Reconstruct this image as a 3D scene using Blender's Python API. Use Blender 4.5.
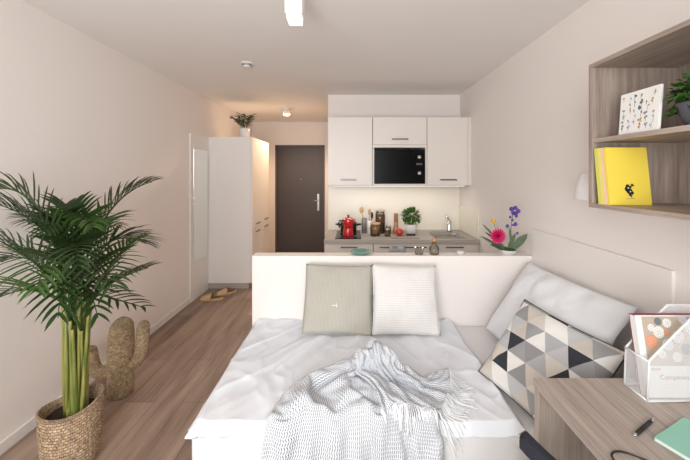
import bpy, bmesh, math, random
from mathutils import Vector, Matrix, Euler, noise

# ------------------------------------------------------------------ clearing
for o in list(bpy.data.objects):
    bpy.data.objects.remove(o)
S = bpy.context.scene
COL = S.collection
random.seed(11)

# ------------------------------------------------------------------ camera
cam = bpy.data.cameras.new('camera')
cam.sensor_fit = 'HORIZONTAL'; cam.sensor_width = 36.0
cam.lens = 310.0 / 690.0 * 36.0
cam.shift_x = -6.0 / 690.0
cam.shift_y = -56.0 / 690.0
cam.clip_start = 0.02
cam_o = bpy.data.objects.new('camera', cam); COL.objects.link(cam_o)
cam_o.location = (0, 0, 1.5); cam_o.rotation_euler = (math.pi / 2, 0, 0)
S.camera = cam_o

# ------------------------------------------------------------------ world and light
w = bpy.data.worlds.new('world'); S.world = w; w.use_nodes = True
bg = w.node_tree.nodes['Background']
bg.inputs[0].default_value = (0.86, 0.93, 1.0, 1); bg.inputs[1].default_value = 1.0

def area(name, loc, rot, sx, sy, power, col):
    l = bpy.data.lights.new(name, 'AREA'); l.shape = 'RECTANGLE'; l.size = sx; l.size_y = sy
    l.energy = power; l.color = col
    o = bpy.data.objects.new(name, l); COL.objects.link(o); o.location = loc; o.rotation_euler = rot
    return o
# daylight coming in through the window behind the camera
area('window_daylight', (-0.5, -1.16, 1.55), (math.pi / 2, 0, 0), 1.95, 1.75, 114, (1.0, 0.975, 0.955))

S.view_settings.view_transform = 'Standard'
S.view_settings.look = 'None'
S.view_settings.gamma = 1.0
S.view_settings.use_curve_mapping = False
S.view_settings.exposure = 0.06

# ------------------------------------------------------------------ materials
def lin(c):
    r = []
    for v in c:
        v = v / 255.0
        r.append(v / 12.92 if v <= 0.04045 else ((v + 0.055) / 1.055) ** 2.4)
    return (r[0], r[1], r[2], 1.0)

def nodes(name):
    m = bpy.data.materials.new(name); m.use_nodes = True
    nt = m.node_tree
    return m, nt, nt.nodes['Principled BSDF']

def N(nt, typ, **kw):
    n = nt.nodes.new(typ)
    for k, v in kw.items():
        setattr(n, k, v)
    return n

def mixcol(nt, fac, a, b):
    n = N(nt, 'ShaderNodeMix', data_type='RGBA')
    for i, v in ((0, fac), (6, a), (7, b)):
        if hasattr(v, 'is_linked'):
            nt.links.new(v, n.inputs[i])
        else:
            n.inputs[i].default_value = v
    return n.outputs[2]

def math_n(nt, op, a, b=None):
    n = N(nt, 'ShaderNodeMath', operation=op)
    for i, v in ((0, a), (1, b)):
        if v is None: continue
        if hasattr(v, 'is_linked'):
            nt.links.new(v, n.inputs[i])
        else:
            n.inputs[i].default_value = v
    return n.outputs[0]

def coords(nt, kind='Object', scale=(1, 1, 1), rot=(0, 0, 0)):
    t = N(nt, 'ShaderNodeTexCoord'); mp = N(nt, 'ShaderNodeMapping')
    mp.inputs['Scale'].default_value = scale; mp.inputs['Rotation'].default_value = rot
    nt.links.new(t.outputs[kind], mp.inputs['Vector'])
    return mp.outputs['Vector']

def noise_n(nt, vec, scale, detail=3, rough=0.5):
    n = N(nt, 'ShaderNodeTexNoise')
    n.inputs['Scale'].default_value = scale; n.inputs['Detail'].default_value = detail
    n.inputs['Roughness'].default_value = rough
    nt.links.new(vec, n.inputs['Vector'])
    return n.outputs['Fac']

def bump(nt, bsdf, h, strength, dist=0.01):
    b = N(nt, 'ShaderNodeBump'); b.inputs['Strength'].default_value = strength
    b.inputs['Distance'].default_value = dist
    nt.links.new(h, b.inputs['Height']); nt.links.new(b.outputs['Normal'], bsdf.inputs['Normal'])

def mat(name, c, rough=0.5, metal=0.0, var=0.04, vscale=8, bmp=0.0, bscale=200, emit=None, estr=0.0, trans=0.0, sheen=0.0, coat=0.0, spec=None):
    m, nt, b = nodes(name)
    vec = coords(nt)
    f = noise_n(nt, vec, vscale)
    base = lin(c)
    dk = tuple(x * (1 - var) for x in base[:3]) + (1,)
    lt = tuple(min(1, x * (1 + var)) for x in base[:3]) + (1,)
    nt.links.new(mixcol(nt, f, dk, lt), b.inputs['Base Color'])
    b.inputs['Roughness'].default_value = rough; b.inputs['Metallic'].default_value = metal
    b.inputs['Transmission Weight'].default_value = trans
    b.inputs['Sheen Weight'].default_value = sheen
    b.inputs['Coat Weight'].default_value = coat
    if spec is not None: b.inputs['Specular IOR Level'].default_value = spec
    if emit:
        b.inputs['Emission Color'].default_value = lin(emit); b.inputs['Emission Strength'].default_value = estr
    if bmp > 0:
        bump(nt, b, noise_n(nt, vec, bscale, 2), bmp, 0.002)
    return m

def wood(name, c1, c2, axis='y', scale=1.0, rough=0.5):
    m, nt, b = nodes(name)
    st = {'x': (1.2, 22, 22), 'y': (22, 1.2, 22), 'z': (22, 22, 1.2)}[axis]
    v = coords(nt, 'Object', tuple(s * scale for s in st))
    f1 = noise_n(nt, v, 2.0, 5, 0.65)
    st2 = {'x': (3, 140, 140), 'y': (140, 3, 140), 'z': (140, 140, 3)}[axis]
    f2 = noise_n(nt, coords(nt, 'Object', st2), 1.5, 3, 0.6)
    f = math_n(nt, 'ADD', math_n(nt, 'MULTIPLY', f1, 0.65), math_n(nt, 'MULTIPLY', f2, 0.35))
    r = N(nt, 'ShaderNodeValToRGB')
    r.color_ramp.elements[0].position = 0.36; r.color_ramp.elements[0].color = lin(c1)
    r.color_ramp.elements[1].position = 0.64; r.color_ramp.elements[1].color = lin(c2)
    nt.links.new(f, r.inputs[0]); nt.links.new(r.outputs[0], b.inputs['Base Color'])
    b.inputs['Roughness'].default_value = rough
    bump(nt, b, f2, 0.15, 0.001)
    return m

def floor_mat():
    m, nt, b = nodes('oak_plank_floor')
    t = N(nt, 'ShaderNodeTexCoord'); sp = N(nt, 'ShaderNodeSeparateXYZ'); cb = N(nt, 'ShaderNodeCombineXYZ')
    nt.links.new(t.outputs['Object'], sp.inputs[0])
    nt.links.new(sp.outputs[1], cb.inputs[0]); nt.links.new(sp.outputs[0], cb.inputs[1])
    br = N(nt, 'ShaderNodeTexBrick'); br.offset = 0.37; br.offset_frequency = 2
    br.inputs['Scale'].default_value = 1.0; br.inputs['Brick Width'].default_value = 1.25
    br.inputs['Row Height'].default_value = 0.185; br.inputs['Mortar Size'].default_value = 0.0015
    br.inputs['Mortar Smooth'].default_value = 0.3; br.inputs['Bias'].default_value = 0.0
    br.inputs['Color1'].default_value = (0.0, 0.0, 0.0, 1); br.inputs['Color2'].default_value = (1, 1, 1, 1)
    br.inputs['Mortar'].default_value = (0.0, 0.0, 0.0, 1)
    nt.links.new(cb.outputs[0], br.inputs['Vector'])
    f1 = noise_n(nt, coords(nt, 'Object', (9, 0.9, 1)), 1.6, 5, 0.62)
    f2 = noise_n(nt, coords(nt, 'Object', (90, 2.5, 1)), 1.0, 3, 0.6)
    g = math_n(nt, 'ADD', math_n(nt, 'MULTIPLY', f1, 0.55), math_n(nt, 'MULTIPLY', f2, 0.25))
    g = math_n(nt, 'ADD', g, math_n(nt, 'MULTIPLY', br.outputs['Color'], 0.24))
    r = N(nt, 'ShaderNodeValToRGB')
    r.color_ramp.elements[0].position = 0.33; r.color_ramp.elements[0].color = lin((108, 86, 74))
    r.color_ramp.elements[1].position = 0.74; r.color_ramp.elements[1].color = lin((190, 165, 148))
    nt.links.new(g, r.inputs[0])
    col = mixcol(nt, br.outputs['Fac'], r.outputs[0], lin((100, 80, 68)))
    nt.links.new(col, b.inputs['Base Color'])
    b.inputs['Roughness'].default_value = 0.42
    bump(nt, b, f2, 0.12, 0.001)
    return m

def woven(name, c1, c2, sx=60, sz=60, bmp=0.8):
    """coarse seagrass weave in UV space"""
    m, nt, b = nodes(name)
    uv = coords(nt, 'UV', (sx, sz, 1))
    br = N(nt, 'ShaderNodeTexBrick'); br.offset = 0.5
    br.inputs['Scale'].default_value = 1.0; br.inputs['Brick Width'].default_value = 1.0; br.inputs['Row Height'].default_value = 0.5
    br.inputs['Mortar Size'].default_value = 0.09; br.inputs['Mortar Smooth'].default_value = 0.8
    br.inputs['Color1'].default_value = lin(c1); br.inputs['Color2'].default_value = lin(c2)
    br.inputs['Mortar'].default_value = lin(tuple(int(x * 0.55) for x in c1))
    nt.links.new(uv, br.inputs['Vector'])
    f = noise_n(nt, coords(nt, 'Object'), 70, 3, 0.7)
    r = N(nt, 'ShaderNodeValToRGB')
    r.color_ramp.elements[0].position = 0.3; r.color_ramp.elements[0].color = (0.45, 0.42, 0.4, 1)
    r.color_ramp.elements[1].position = 0.7; r.color_ramp.elements[1].color = (1.25, 1.25, 1.25, 1)
    nt.links.new(f, r.inputs[0])
    mx = N(nt, 'ShaderNodeMix', data_type='RGBA', blend_type='MULTIPLY'); mx.inputs[0].default_value = 1
    nt.links.new(br.outputs['Color'], mx.inputs[6]); nt.links.new(r.outputs[0], mx.inputs[7])
    nt.links.new(mx.outputs[2], b.inputs['Base Color'])
    b.inputs['Roughness'].default_value = 0.8
    inv = math_n(nt, 'SUBTRACT', 1.0, br.outputs['Fac'])
    bump(nt, b, math_n(nt, 'ADD', inv, f), bmp, 0.004)
    return m

def knit_mat():
    """white throw with short grey slanting dashes in rows"""
    m, nt, b = nodes('knitted_throw')
    t = N(nt, 'ShaderNodeTexCoord'); sp = N(nt, 'ShaderNodeSeparateXYZ')
    nt.links.new(t.outputs['UV'], sp.inputs[0])
    u = math_n(nt, 'MULTIPLY', sp.outputs[0], 1.0); v = math_n(nt, 'MULTIPLY', sp.outputs[1], 1.0)
    rowf = math_n(nt, 'MULTIPLY', v, 112.0)
    row = math_n(nt, 'FLOOR', rowf)
    fr = math_n(nt, 'FRACT', rowf)
    par = math_n(nt, 'MODULO', row, 2.0)
    sgn = math_n(nt, 'SUBTRACT', math_n(nt, 'MULTIPLY', par, 2.0), 1.0)
    ph = math_n(nt, 'ADD', math_n(nt, 'MULTIPLY', u, 95.0), math_n(nt, 'MULTIPLY', math_n(nt, 'MULTIPLY', fr, sgn), 0.55))
    ph = math_n(nt, 'ADD', ph, math_n(nt, 'MULTIPLY', row, 0.37))
    tri = math_n(nt, 'ABSOLUTE', math_n(nt, 'SUBTRACT', math_n(nt, 'FRACT', ph), 0.5))
    dash = math_n(nt, 'LESS_THAN', tri, 0.2)
    edge = math_n(nt, 'LESS_THAN', math_n(nt, 'ABSOLUTE', math_n(nt, 'SUBTRACT', fr, 0.5)), 0.42)
    d = math_n(nt, 'MULTIPLY', dash, edge)
    col = mixcol(nt, d, lin((232, 233, 237)), lin((120, 126, 141)))
    nt.links.new(col, b.inputs['Base Color'])
    b.inputs['Roughness'].default_value = 0.95; b.inputs['Specular IOR Level'].default_value = 0.1
    h = math_n(nt, 'ADD', math_n(nt, 'MULTIPLY', d, -0.6), math_n(nt, 'ABSOLUTE', math_n(nt, 'SUBTRACT', fr, 0.5)))
    bump(nt, b, h, 0.5, 0.004)
    return m

def geo_mat():
    """grey, beige, white and black triangles on the patterned cushion"""
    m, nt, b = nodes('triangle_print_cotton')
    t = N(nt, 'ShaderNodeTexCoord'); sp = N(nt, 'ShaderNodeSeparateXYZ')
    nt.links.new(t.outputs['UV'], sp.inputs[0])
    y = math_n(nt, 'MULTIPLY', sp.outputs[1], 5.2)
    x = math_n(nt, 'ADD', math_n(nt, 'MULTIPLY', sp.outputs[0], 4.6), math_n(nt, 'MULTIPLY', y, 0.5))
    ix = math_n(nt, 'FLOOR', x); iy = math_n(nt, 'FLOOR', y)
    fx = math_n(nt, 'FRACT', x); fy = math_n(nt, 'FRACT', y)
    half = math_n(nt, 'GREATER_THAN', fy, fx)
    k = math_n(nt, 'ADD', math_n(nt, 'MULTIPLY', ix, 2.0), math_n(nt, 'MULTIPLY', iy, 3.0))
    k = math_n(nt, 'ADD', k, math_n(nt, 'MULTIPLY', half, 4.0))
    k = math_n(nt, 'FRACT', math_n(nt, 'DIVIDE', math_n(nt, 'ADD', k, 70.5), 9.0))
    r = N(nt, 'ShaderNodeValToRGB'); r.color_ramp.interpolation = 'CONSTANT'
    e = r.color_ramp.elements
    cs = [(236, 233, 230), (178, 178, 180), (204, 195, 187), (52, 54, 60), (236, 233, 230), (150, 149, 150), (194, 194, 196), (214, 206, 198), (160, 160, 162)]
    pal = [(i / 9.0, c) for i, c in enumerate(cs)]
    e[0].position, e[0].color = pal[0][0], lin(pal[0][1]); e[1].position, e[1].color = pal[1][0], lin(pal[1][1])
    for p, c in pal[2:]:
        q = e.new(p); q.color = lin(c)
    nt.links.new(k, r.inputs[0])
    nt.links.new(r.outputs[0], b.inputs['Base Color'])
    b.inputs['Roughness'].default_value = 0.9
    bump(nt, b, noise_n(nt, coords(nt), 350, 2), 0.2, 0.001)
    return m

def lines_mat(name, c1, c2, nx, ny, wdt=0.25, bmp=0.3):
    """woven cloth with fine lines across and down in UV space"""
    m, nt, b = nodes(name)
    t = N(nt, 'ShaderNodeTexCoord'); sp = N(nt, 'ShaderNodeSeparateXYZ')
    nt.links.new(t.outputs['UV'], sp.inputs[0])
    acc = None
    for i, n in ((0, nx), (1, ny)):
        if not n: continue
        jit = noise_n(nt, coords(nt, 'UV', (2, 2, 1)), 3, 2)
        ph = math_n(nt, 'ADD', math_n(nt, 'MULTIPLY', sp.outputs[i], float(n)), math_n(nt, 'MULTIPLY', jit, 0.25))
        l = math_n(nt, 'LESS_THAN', math_n(nt, 'FRACT', ph), wdt)
        acc = l if acc is None else math_n(nt, 'MAXIMUM', acc, l)
    f = noise_n(nt, coords(nt, 'UV', (30, 220, 1)), 2.0, 3)
    fac = math_n(nt, 'MULTIPLY', acc, math_n(nt, 'ADD', f, 0.2))
    nt.links.new(mixcol(nt, fac, lin(c1), lin(c2)), b.inputs['Base Color'])
    b.inputs['Roughness'].default_value = 0.92; b.inputs['Specular IOR Level'].default_value = 0.15
    bump(nt, b, math_n(nt, 'ADD', acc, f), bmp, 0.002)
    return m

def glass(name, c=(255, 255, 255), alpha=0.75):
    m, nt, b = nodes(name)
    tr = N(nt, 'ShaderNodeBsdfTransparent'); tr.inputs[0].default_value = lin(c)
    gl = N(nt, 'ShaderNodeBsdfGlossy'); gl.inputs['Roughness'].default_value = 0.03
    fr = N(nt, 'ShaderNodeFresnel'); fr.inputs[0].default_value = 1.45
    f = math_n(nt, 'ADD', math_n(nt, 'MULTIPLY', fr.outputs[0], alpha), 0.02)
    mx = N(nt, 'ShaderNodeMixShader')
    nt.links.new(f, mx.inputs[0]); nt.links.new(tr.outputs[0], mx.inputs[1]); nt.links.new(gl.outputs[0], mx.inputs[2])
    nt.links.new(mx.outputs[0], nt.nodes['Material Output'].inputs[0])
    return m

def mesh_screen():
    """white painted wire mesh with square holes"""
    m, nt, b = nodes('white_wire_mesh')
    v = coords(nt, 'Object', (330, 330, 330))
    sp = N(nt, 'ShaderNodeSeparateXYZ'); nt.links.new(v, sp.inputs[0])
    hole = None
    s = math_n(nt, 'ADD', sp.outputs[0], sp.outputs[1])
    for q in (s, sp.outputs[2]):
        h = math_n(nt, 'GREATER_THAN', math_n(nt, 'FRACT', q), 0.30)
        hole = h if hole is None else math_n(nt, 'MULTIPLY', hole, h)
    tr = N(nt, 'ShaderNodeBsdfTransparent')
    mx = N(nt, 'ShaderNodeMixShader')
    b.inputs['Base Color'].default_value = lin((240, 240, 242)); b.inputs['Roughness'].default_value = 0.4
    nt.links.new(hole, mx.inputs[0]); nt.links.new(b.outputs[0], mx.inputs[1]); nt.links.new(tr.outputs[0], mx.inputs[2])
    nt.links.new(mx.outputs[0], nt.nodes['Material Output'].inputs[0])
    return m

def linen(name, c, var=0.03):
    m, nt, b = nodes(name)
    v = coords(nt)
    f = noise_n(nt, v, 3, 3)
    base = lin(c)
    nt.links.new(mixcol(nt, f, tuple(x * (1 - var) for x in base[:3]) + (1,), base), b.inputs['Base Color'])
    b.inputs['Roughness'].default_value = 0.9; b.inputs['Specular IOR Level'].default_value = 0.2
    bump(nt, b, noise_n(nt, v, 500, 2), 0.12, 0.001)
    return m

def stem_mat():
    m, nt, b = nodes('palm_cane')
    f = noise_n(nt, coords(nt, 'Object', (60, 60, 3)), 1, 3)
    r = N(nt, 'ShaderNodeValToRGB')
    r.color_ramp.elements[0].position = 0.35; r.color_ramp.elements[0].color = lin((92, 112, 48))
    r.color_ramp.elements[1].position = 0.68; r.color_ramp.elements[1].color = lin((176, 166, 92))
    nt.links.new(f, r.inputs[0]); nt.links.new(r.outputs[0], b.inputs['Base Color'])
    b.inputs['Roughness'].default_value = 0.45
    return m

M = dict(
    wall=mat('white_wall_paint', (241, 233, 229), 0.9, var=0.012, vscale=2, bmp=0.05, bscale=120),
    ceiling=mat('ceiling_paint', (246, 241, 238), 0.92, var=0.012, vscale=2),
    floor=floor_mat(),
    trim=mat('white_trim', (236, 230, 226), 0.5, var=0.01),
    door=mat('anthracite_door', (74, 66, 67), 0.45, var=0.05),
    steel=mat('brushed_steel', (176, 174, 172), 0.3, 1.0),
    chrome=mat('chrome', (225, 226, 228), 0.12, 1.0),
    white_lam=mat('white_laminate', (240, 234, 230), 0.4, var=0.01),
    white_part=mat('white_partition_board', (246, 238, 234), 0.55, var=0.008),
    cab=mat('cream_white_cabinet', (232, 224, 218), 0.35, var=0.01),
    handle=mat('dark_steel_handle', (112, 108, 106), 0.35, 0.8),
    carcass=mat('grey_cabinet_edge', (182, 172, 165), 0.5),
    counter=mat('grey_stone_worktop', (176, 168, 160), 0.45, var=0.16, vscale=60),
    splash=mat('cream_splashback', (238, 231, 218), 0.3, var=0.01),
    black_gloss=mat('black_glass', (10, 10, 11), 0.22, var=0.0, spec=0.15),
    black=mat('black_plastic', (28, 28, 30), 0.45),
    red=mat('red_enamel', (196, 22, 34), 0.25, coat=0.4),
    wood_lt=wood('pale_beech', (178, 138, 100), (214, 178, 138), 'z'),
    oak_y=wood('grey_oak_along', (152, 138, 128), (196, 182, 172), 'y'),
    oak_z=wood('grey_oak_upright', (152, 137, 126), (194, 179, 168), 'z'),
    oak_x=wood('grey_oak_across', (150, 132, 120), (186, 168, 156), 'x'),
    shelf_y=wood('taupe_oak_along', (140, 124, 113), (188, 171, 159), 'y'),
    shelf_z=wood('taupe_oak_upright', (132, 116, 106), (178, 161, 150), 'z'),
    sheet=linen('white_sheet', (236, 234, 234)),
    duvet=linen('pale_grey_duvet', (238, 240, 246)),
    pillow=linen('light_grey_pillow', (240, 241, 245)),
    pillow_w=linen('white_pillow', (226, 227, 229)),
    sage=lines_mat('sage_striped_linen', (190, 186, 176), (163, 158, 146), 52, 0, 0.3),
    offw=lines_mat('white_ribbed_cotton', (234, 230, 228), (220, 216, 215), 0, 30, 0.3),
    geo=geo_mat(), knit=knit_mat(),
    fringe=mat('white_fringe_yarn', (240, 240, 242), 0.95, spec=0.1),
    basket=woven('seagrass_basket', (232, 204, 172), (204, 172, 138), 46, 30),
    cactus=woven('seagrass_cactus', (230, 204, 166), (196, 168, 130), 26, 60),
    soil=mat('dark_soil', (58, 44, 36), 0.95, var=0.3, vscale=60, bmp=0.8, bscale=90),
    cane=stem_mat(),
    palm=mat('palm_leaf', (40, 64, 26), 0.45, var=0.35, vscale=9, spec=0.4),
    palm_lt=mat('palm_leaf_pale', (60, 90, 36), 0.45, var=0.3, vscale=9, spec=0.4),
    leaf=mat('basil_leaf', (60, 108, 36), 0.5, var=0.3, vscale=40),
    leaf_dk=mat('dark_leaf', (48, 72, 38), 0.5, var=0.3, vscale=30),
    leaf_gr=mat('grey_green_leaf', (92, 112, 84), 0.6, var=0.25, vscale=40),
    ceramic=mat('white_ceramic', (236, 232, 228), 0.3, var=0.01),
    slate=mat('slate_grey_pot', (84, 84, 92), 0.6, var=0.06),
    pink=mat('magenta_petal', (206, 22, 96), 0.6, var=0.2, vscale=60),
    pink_lt=mat('pink_petal', (232, 108, 156), 0.6, var=0.15, vscale=60),
    purple=mat('violet_petal', (92, 66, 156), 0.6, var=0.25, vscale=80),
    yellow_fl=mat('yellow_petal', (226, 180, 52), 0.6),
    tan=mat('tan_suede', (206, 172, 132), 0.85, var=0.1, vscale=30),
    tan_dk=mat('brown_insole', (118, 88, 64), 0.8),
    glass=glass('clear_glass'), pane=glass('window_pane', (250, 252, 252), 0.6),
    jar=glass('jar_glass', (226, 222, 214), 0.9),
    teal=mat('teal_glaze', (98, 150, 138), 0.3),
    pasta=mat('dry_pasta', (176, 140, 100), 0.8, var=0.35, vscale=120, bmp=0.8, bscale=160),
    nuts=mat('brown_nuts', (140, 104, 76), 0.8, var=0.4, vscale=110, bmp=0.8, bscale=150),
    amber=mat('rose_wood_mill', (170, 122, 92), 0.3, var=0.15, coat=0.4),
    copper=mat('tomato_skin', (196, 66, 48), 0.25, var=0.2, vscale=40),
    cork=mat('cork', (196, 150, 112), 0.85, var=0.2, vscale=150),
    grey_pl=mat('grey_enamel', (126, 122, 120), 0.4),
    towel=lines_mat('blue_grey_towel', (206, 206, 208), (152, 156, 164), 8, 6, 0.4),
    mirror=mat('mirror_silver', (236, 236, 232), 0.03, 1.0, var=0.0),
    lamp_white=mat('white_lamp_metal', (244, 240, 238), 0.4, var=0.0),
    diffuser=mat('lamp_diffuser', (255, 250, 244), 0.4, emit=(255, 250, 244), estr=0.9),
    glow=mat('warm_lamp_glow', (255, 240, 210), 0.4, emit=(255, 226, 180), estr=8.0),
    ye=mat('yellow_cover', (244, 216, 84), 0.5, var=0.01),
    ye_lt=mat('pale_yellow_cover', (240, 226, 120), 0.5), peach=mat('pale_pink_cover', (246, 206, 186), 0.5),
    lime=mat('pale_lime_cover', (222, 220, 110), 0.5),
    paper=mat('white_paper', (236, 235, 232), 0.7, var=0.01),
    ink=mat('black_ink', (32, 30, 28), 0.6, var=0.0), ink_grey=mat('grey_ink', (120, 122, 128), 0.7, var=0.0),
    mint=mat('mint_cover', (150, 208, 188), 0.55, var=0.02),
    mesh=mesh_screen(), wire=mat('white_wire', (240, 240, 242), 0.35, var=0.0),
    beige_pr=mat('beige_print', (190, 172, 156), 0.5, var=0.12, vscale=40), orange_pr=mat('orange_print', (226, 146, 100), 0.5),
    slate_pr=mat('slate_print', (112, 122, 128), 0.5), maroon=mat('maroon_edge', (150, 62, 84), 0.5),
    pale_pr=mat('pale_grey_print', (226, 226, 228), 0.5),
    navy=mat('dark_navy_upholstery', (34, 38, 50), 0.7, var=0.1, vscale=30, bmp=0.3, bscale=400),
)

# ------------------------------------------------------------------ mesh helpers
ORG = {}
class MB:
    """collects shapes for ONE mesh object"""
    def __init__(s):
        s.bm = bmesh.new(); s.uv = s.bm.loops.layers.uv.new('UVMap')
    def box(s, x0, x1, y0, y1, z0, z1, bevel=0.0, mtx=None, seg=2):
        r = bmesh.ops.create_cube(s.bm, size=1.0)
        vs = r['verts']
        for v in vs:
            v.co = Vector(((x0 + x1) / 2 + v.co.x * (x1 - x0), (y0 + y1) / 2 + v.co.y * (y1 - y0), (z0 + z1) / 2 + v.co.z * (z1 - z0)))
        if bevel > 0:
            es = list({e for v in vs for e in v.link_edges})
            rr = bmesh.ops.bevel(s.bm, geom=es, offset=bevel, segments=seg, affect='EDGES', profile=0.5)
            vs = list({v for f in rr['faces'] for v in f.verts} | {v for v in vs if v.is_valid})
        if mtx is not None:
            for v in vs: v.co = mtx @ v.co
        return s
    def grid(s, fn, nu, nv, closed_u=False, uvfn=None):
        rows = []
        cols = nu if closed_u else nu + 1
        for j in range(nv + 1):
            rows.append([s.bm.verts.new(fn(i / nu, j / nv)) for i in range(cols)])
        for j in range(nv):
            for i in range(nu):
                a, b = rows[j][i], rows[j][(i + 1) % cols]
                c, d = rows[j + 1][(i + 1) % cols], rows[j + 1][i]
                try:
                    f = s.bm.faces.new((a, b, c, d))
                except ValueError:
                    continue
                f.smooth = True
                for l, (uu, vv) in zip(f.loops, ((i, j), (i + 1, j), (i + 1, j + 1), (i, j + 1))):
                    q = (uu / nu, vv / nv)
                    l[s.uv].uv = uvfn(*q) if uvfn else q
        return rows
    def lathe(s, prof, cx=0, cy=0, cz=0, n=24, mtx=None, cap0=True, cap1=True):
        """prof: list of (radius, z)"""
        def fn(u, v):
            k = v * (len(prof) - 1); i = min(int(k + 1e-6), len(prof) - 1)
            r, z = prof[i]
            a = u * 2 * math.pi
            p = Vector((cx + r * math.cos(a), cy + r * math.sin(a), cz + z))
            return mtx @ p if mtx is not None else p
        rows = s.grid(fn, n, len(prof) - 1, closed_u=True)
        if cap0:
            try: s.bm.faces.new(list(reversed(rows[0])))
            except ValueError: pass
        if cap1:
            try: s.bm.faces.new(rows[-1])
            except ValueError: pass
        return s
    def tube(s, pts, rad, n=8, cap=True):
        pts = [Vector(p) for p in pts]
        if not isinstance(rad, (list, tuple)): rad = [rad] * len(pts)
        rows = []
        ref = None
        for i, p in enumerate(pts):
            t = (pts[min(i + 1, len(pts) - 1)] - pts[max(i - 1, 0)])
            if t.length < 1e-9: t = Vector((0, 0, 1))
            t.normalize()
            if ref is None:
                ref = Vector((0, 0, 1)) if abs(t.z) < 0.9 else Vector((1, 0, 0))
            a = t.cross(ref)
            if a.length < 1e-6: a = t.cross(Vector((0, 1, 0)))
            a.normalize(); b = t.cross(a).normalized(); ref = -b if False else ref
            rows.append([s.bm.verts.new(p + (a * math.cos(q) + b * math.sin(q)) * rad[i]) for q in [k * 2 * math.pi / n for k in range(n)]])
        L = 0
        for j in range(len(rows) - 1):
            for k in range(n):
                f = s.bm.faces.new((rows[j][k], rows[j][(k + 1) % n], rows[j + 1][(k + 1) % n], rows[j + 1][k])); f.smooth = True
                for l, (uu, vv) in zip(f.loops, ((k, j), (k + 1, j), (k + 1, j + 1), (k, j + 1))):
                    l[s.uv].uv = (uu / n, vv / max(1, len(rows) - 1))
        if cap:
            s.bm.faces.new(list(reversed(rows[0]))); s.bm.faces.new(rows[-1])
        return s
    def poly(s, pts):
        f = s.bm.faces.new([s.bm.verts.new(Vector(p)) for p in pts])
        return f
    def prism(s, outline, d, mtx=None):
        """outline: 2D points in x,z ; extruded by d along +y"""
        a = [s.bm.verts.new(Vector((x, 0, z))) for x, z in outline]; b = [s.bm.verts.new(Vector((x, d, z))) for x, z in outline]
        n = len(a)
        s.bm.faces.new(a); s.bm.faces.new(list(reversed(b)))
        for i in range(n):
            s.bm.faces.new((a[i], b[i], b[(i + 1) % n], a[(i + 1) % n]))
        if mtx is not None:
            for v in a + b: v.co = mtx @ v.co
        return s
    def ball(s, c, rx, ry=None, rz=None, nu=16, nv=10, mtx=None, nz=0.0):
        ry = rx if ry is None else ry; rz = rx if rz is None else rz
        r = bmesh.ops.create_uvsphere(s.bm, u_segments=nu, v_segments=nv, radius=1.0)
        for v in r['verts']:
            k = 1 + nz * noise.noise(v.co * 2.3)
            p = Vector((v.co.x * rx * k, v.co.y * ry * k, v.co.z * rz * k))
            v.co = (mtx @ p if mtx is not None else p) + Vector(c)
        for v in r['verts']:
            for f in v.link_faces: f.smooth = True
        return s

def obj(name, mb, m, parent=None, world=False, loc=None, smooth_all=False):
    bm = mb.bm
    bmesh.ops.recalc_face_normals(bm, faces=bm.faces[:])
    me = bpy.data.meshes.new(name)
    if world and parent is not None:
        o3 = ORG[parent.name]
        for v in bm.verts: v.co -= o3
    elif loc is not None and parent is None:
        o3 = Vector(loc)
        for v in bm.verts: v.co -= o3
    if smooth_all:
        for f in bm.faces: f.smooth = True
    bm.to_mesh(me); bm.free()
    o = bpy.data.objects.new(name, me); COL.objects.link(o)
    if m is not None: me.materials.append(m)
    if parent is not None:
        o.parent = parent
        ORG[o.name] = ORG[parent.name]
    else:
        o.location = loc if loc is not None else (0, 0, 0)
        ORG[o.name] = Vector(o.location)
    return o

def tag(o, label, cat, group=None):
    o['label'] = label; o['category'] = cat
    if group: o['group'] = group
    return o
def thing(name, label, cat, loc=(0, 0, 0), rz=0.0, group=None):
    o = bpy.data.objects.new(name, None); COL.objects.link(o)
    o.empty_display_size = 0.1
    o.location = loc; o.rotation_euler = (0, 0, rz)
    ORG[o.name] = Vector(loc)
    return tag(o, label, cat, group)
def struct(o):
    o['kind'] = 'structure'; return o
def dup(root, loc, rz, label, group=None):
    r = root.copy(); COL.objects.link(r); r.location = loc; r.rotation_euler = (0, 0, rz); r['label'] = label
    if group: r['group'] = group
    for ch in list(root.children):
        c = ch.copy(); COL.objects.link(c); c.parent = r
        for g in list(ch.children):
            d = g.copy(); COL.objects.link(d); d.parent = c
    return r
def solid(o, t, off=-1.0):
    md = o.modifiers.new('thickness', 'SOLIDIFY'); md.thickness = t; md.offset = off; return o
def bev(o, wd=0.003, seg=2):
    md = o.modifiers.new('bevel', 'BEVEL'); md.width = wd; md.segments = seg; md.limit_method = 'ANGLE'; return o
def text_part(txt, size, m, parent, mtx, name='lettering', ext=0.0003):
    cu = bpy.data.curves.new('t', 'FONT'); cu.body = txt; cu.size = size; cu.extrude = ext; cu.align_x = 'LEFT'
    to = bpy.data.objects.new('t', cu); COL.objects.link(to)
    dg = bpy.context.evaluated_depsgraph_get(); dg.update()
    me = bpy.data.meshes.new_from_object(to.evaluated_get(dg))
    COL.objects.unlink(to); bpy.data.objects.remove(to)
    me.transform(mtx); me.name = name; me.materials.clear(); me.materials.append(m)
    o = bpy.data.objects.new(name, me); COL.objects.link(o); o.parent = parent; ORG[o.name] = ORG[parent.name]
    return o
def PX(px, py, D):
    """point on the ray through a photo pixel at depth D"""
    return Vector(((px - 351.0) * D / 310.0, D, 1.5 - (py - 174.0) * D / 310.0))

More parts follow.
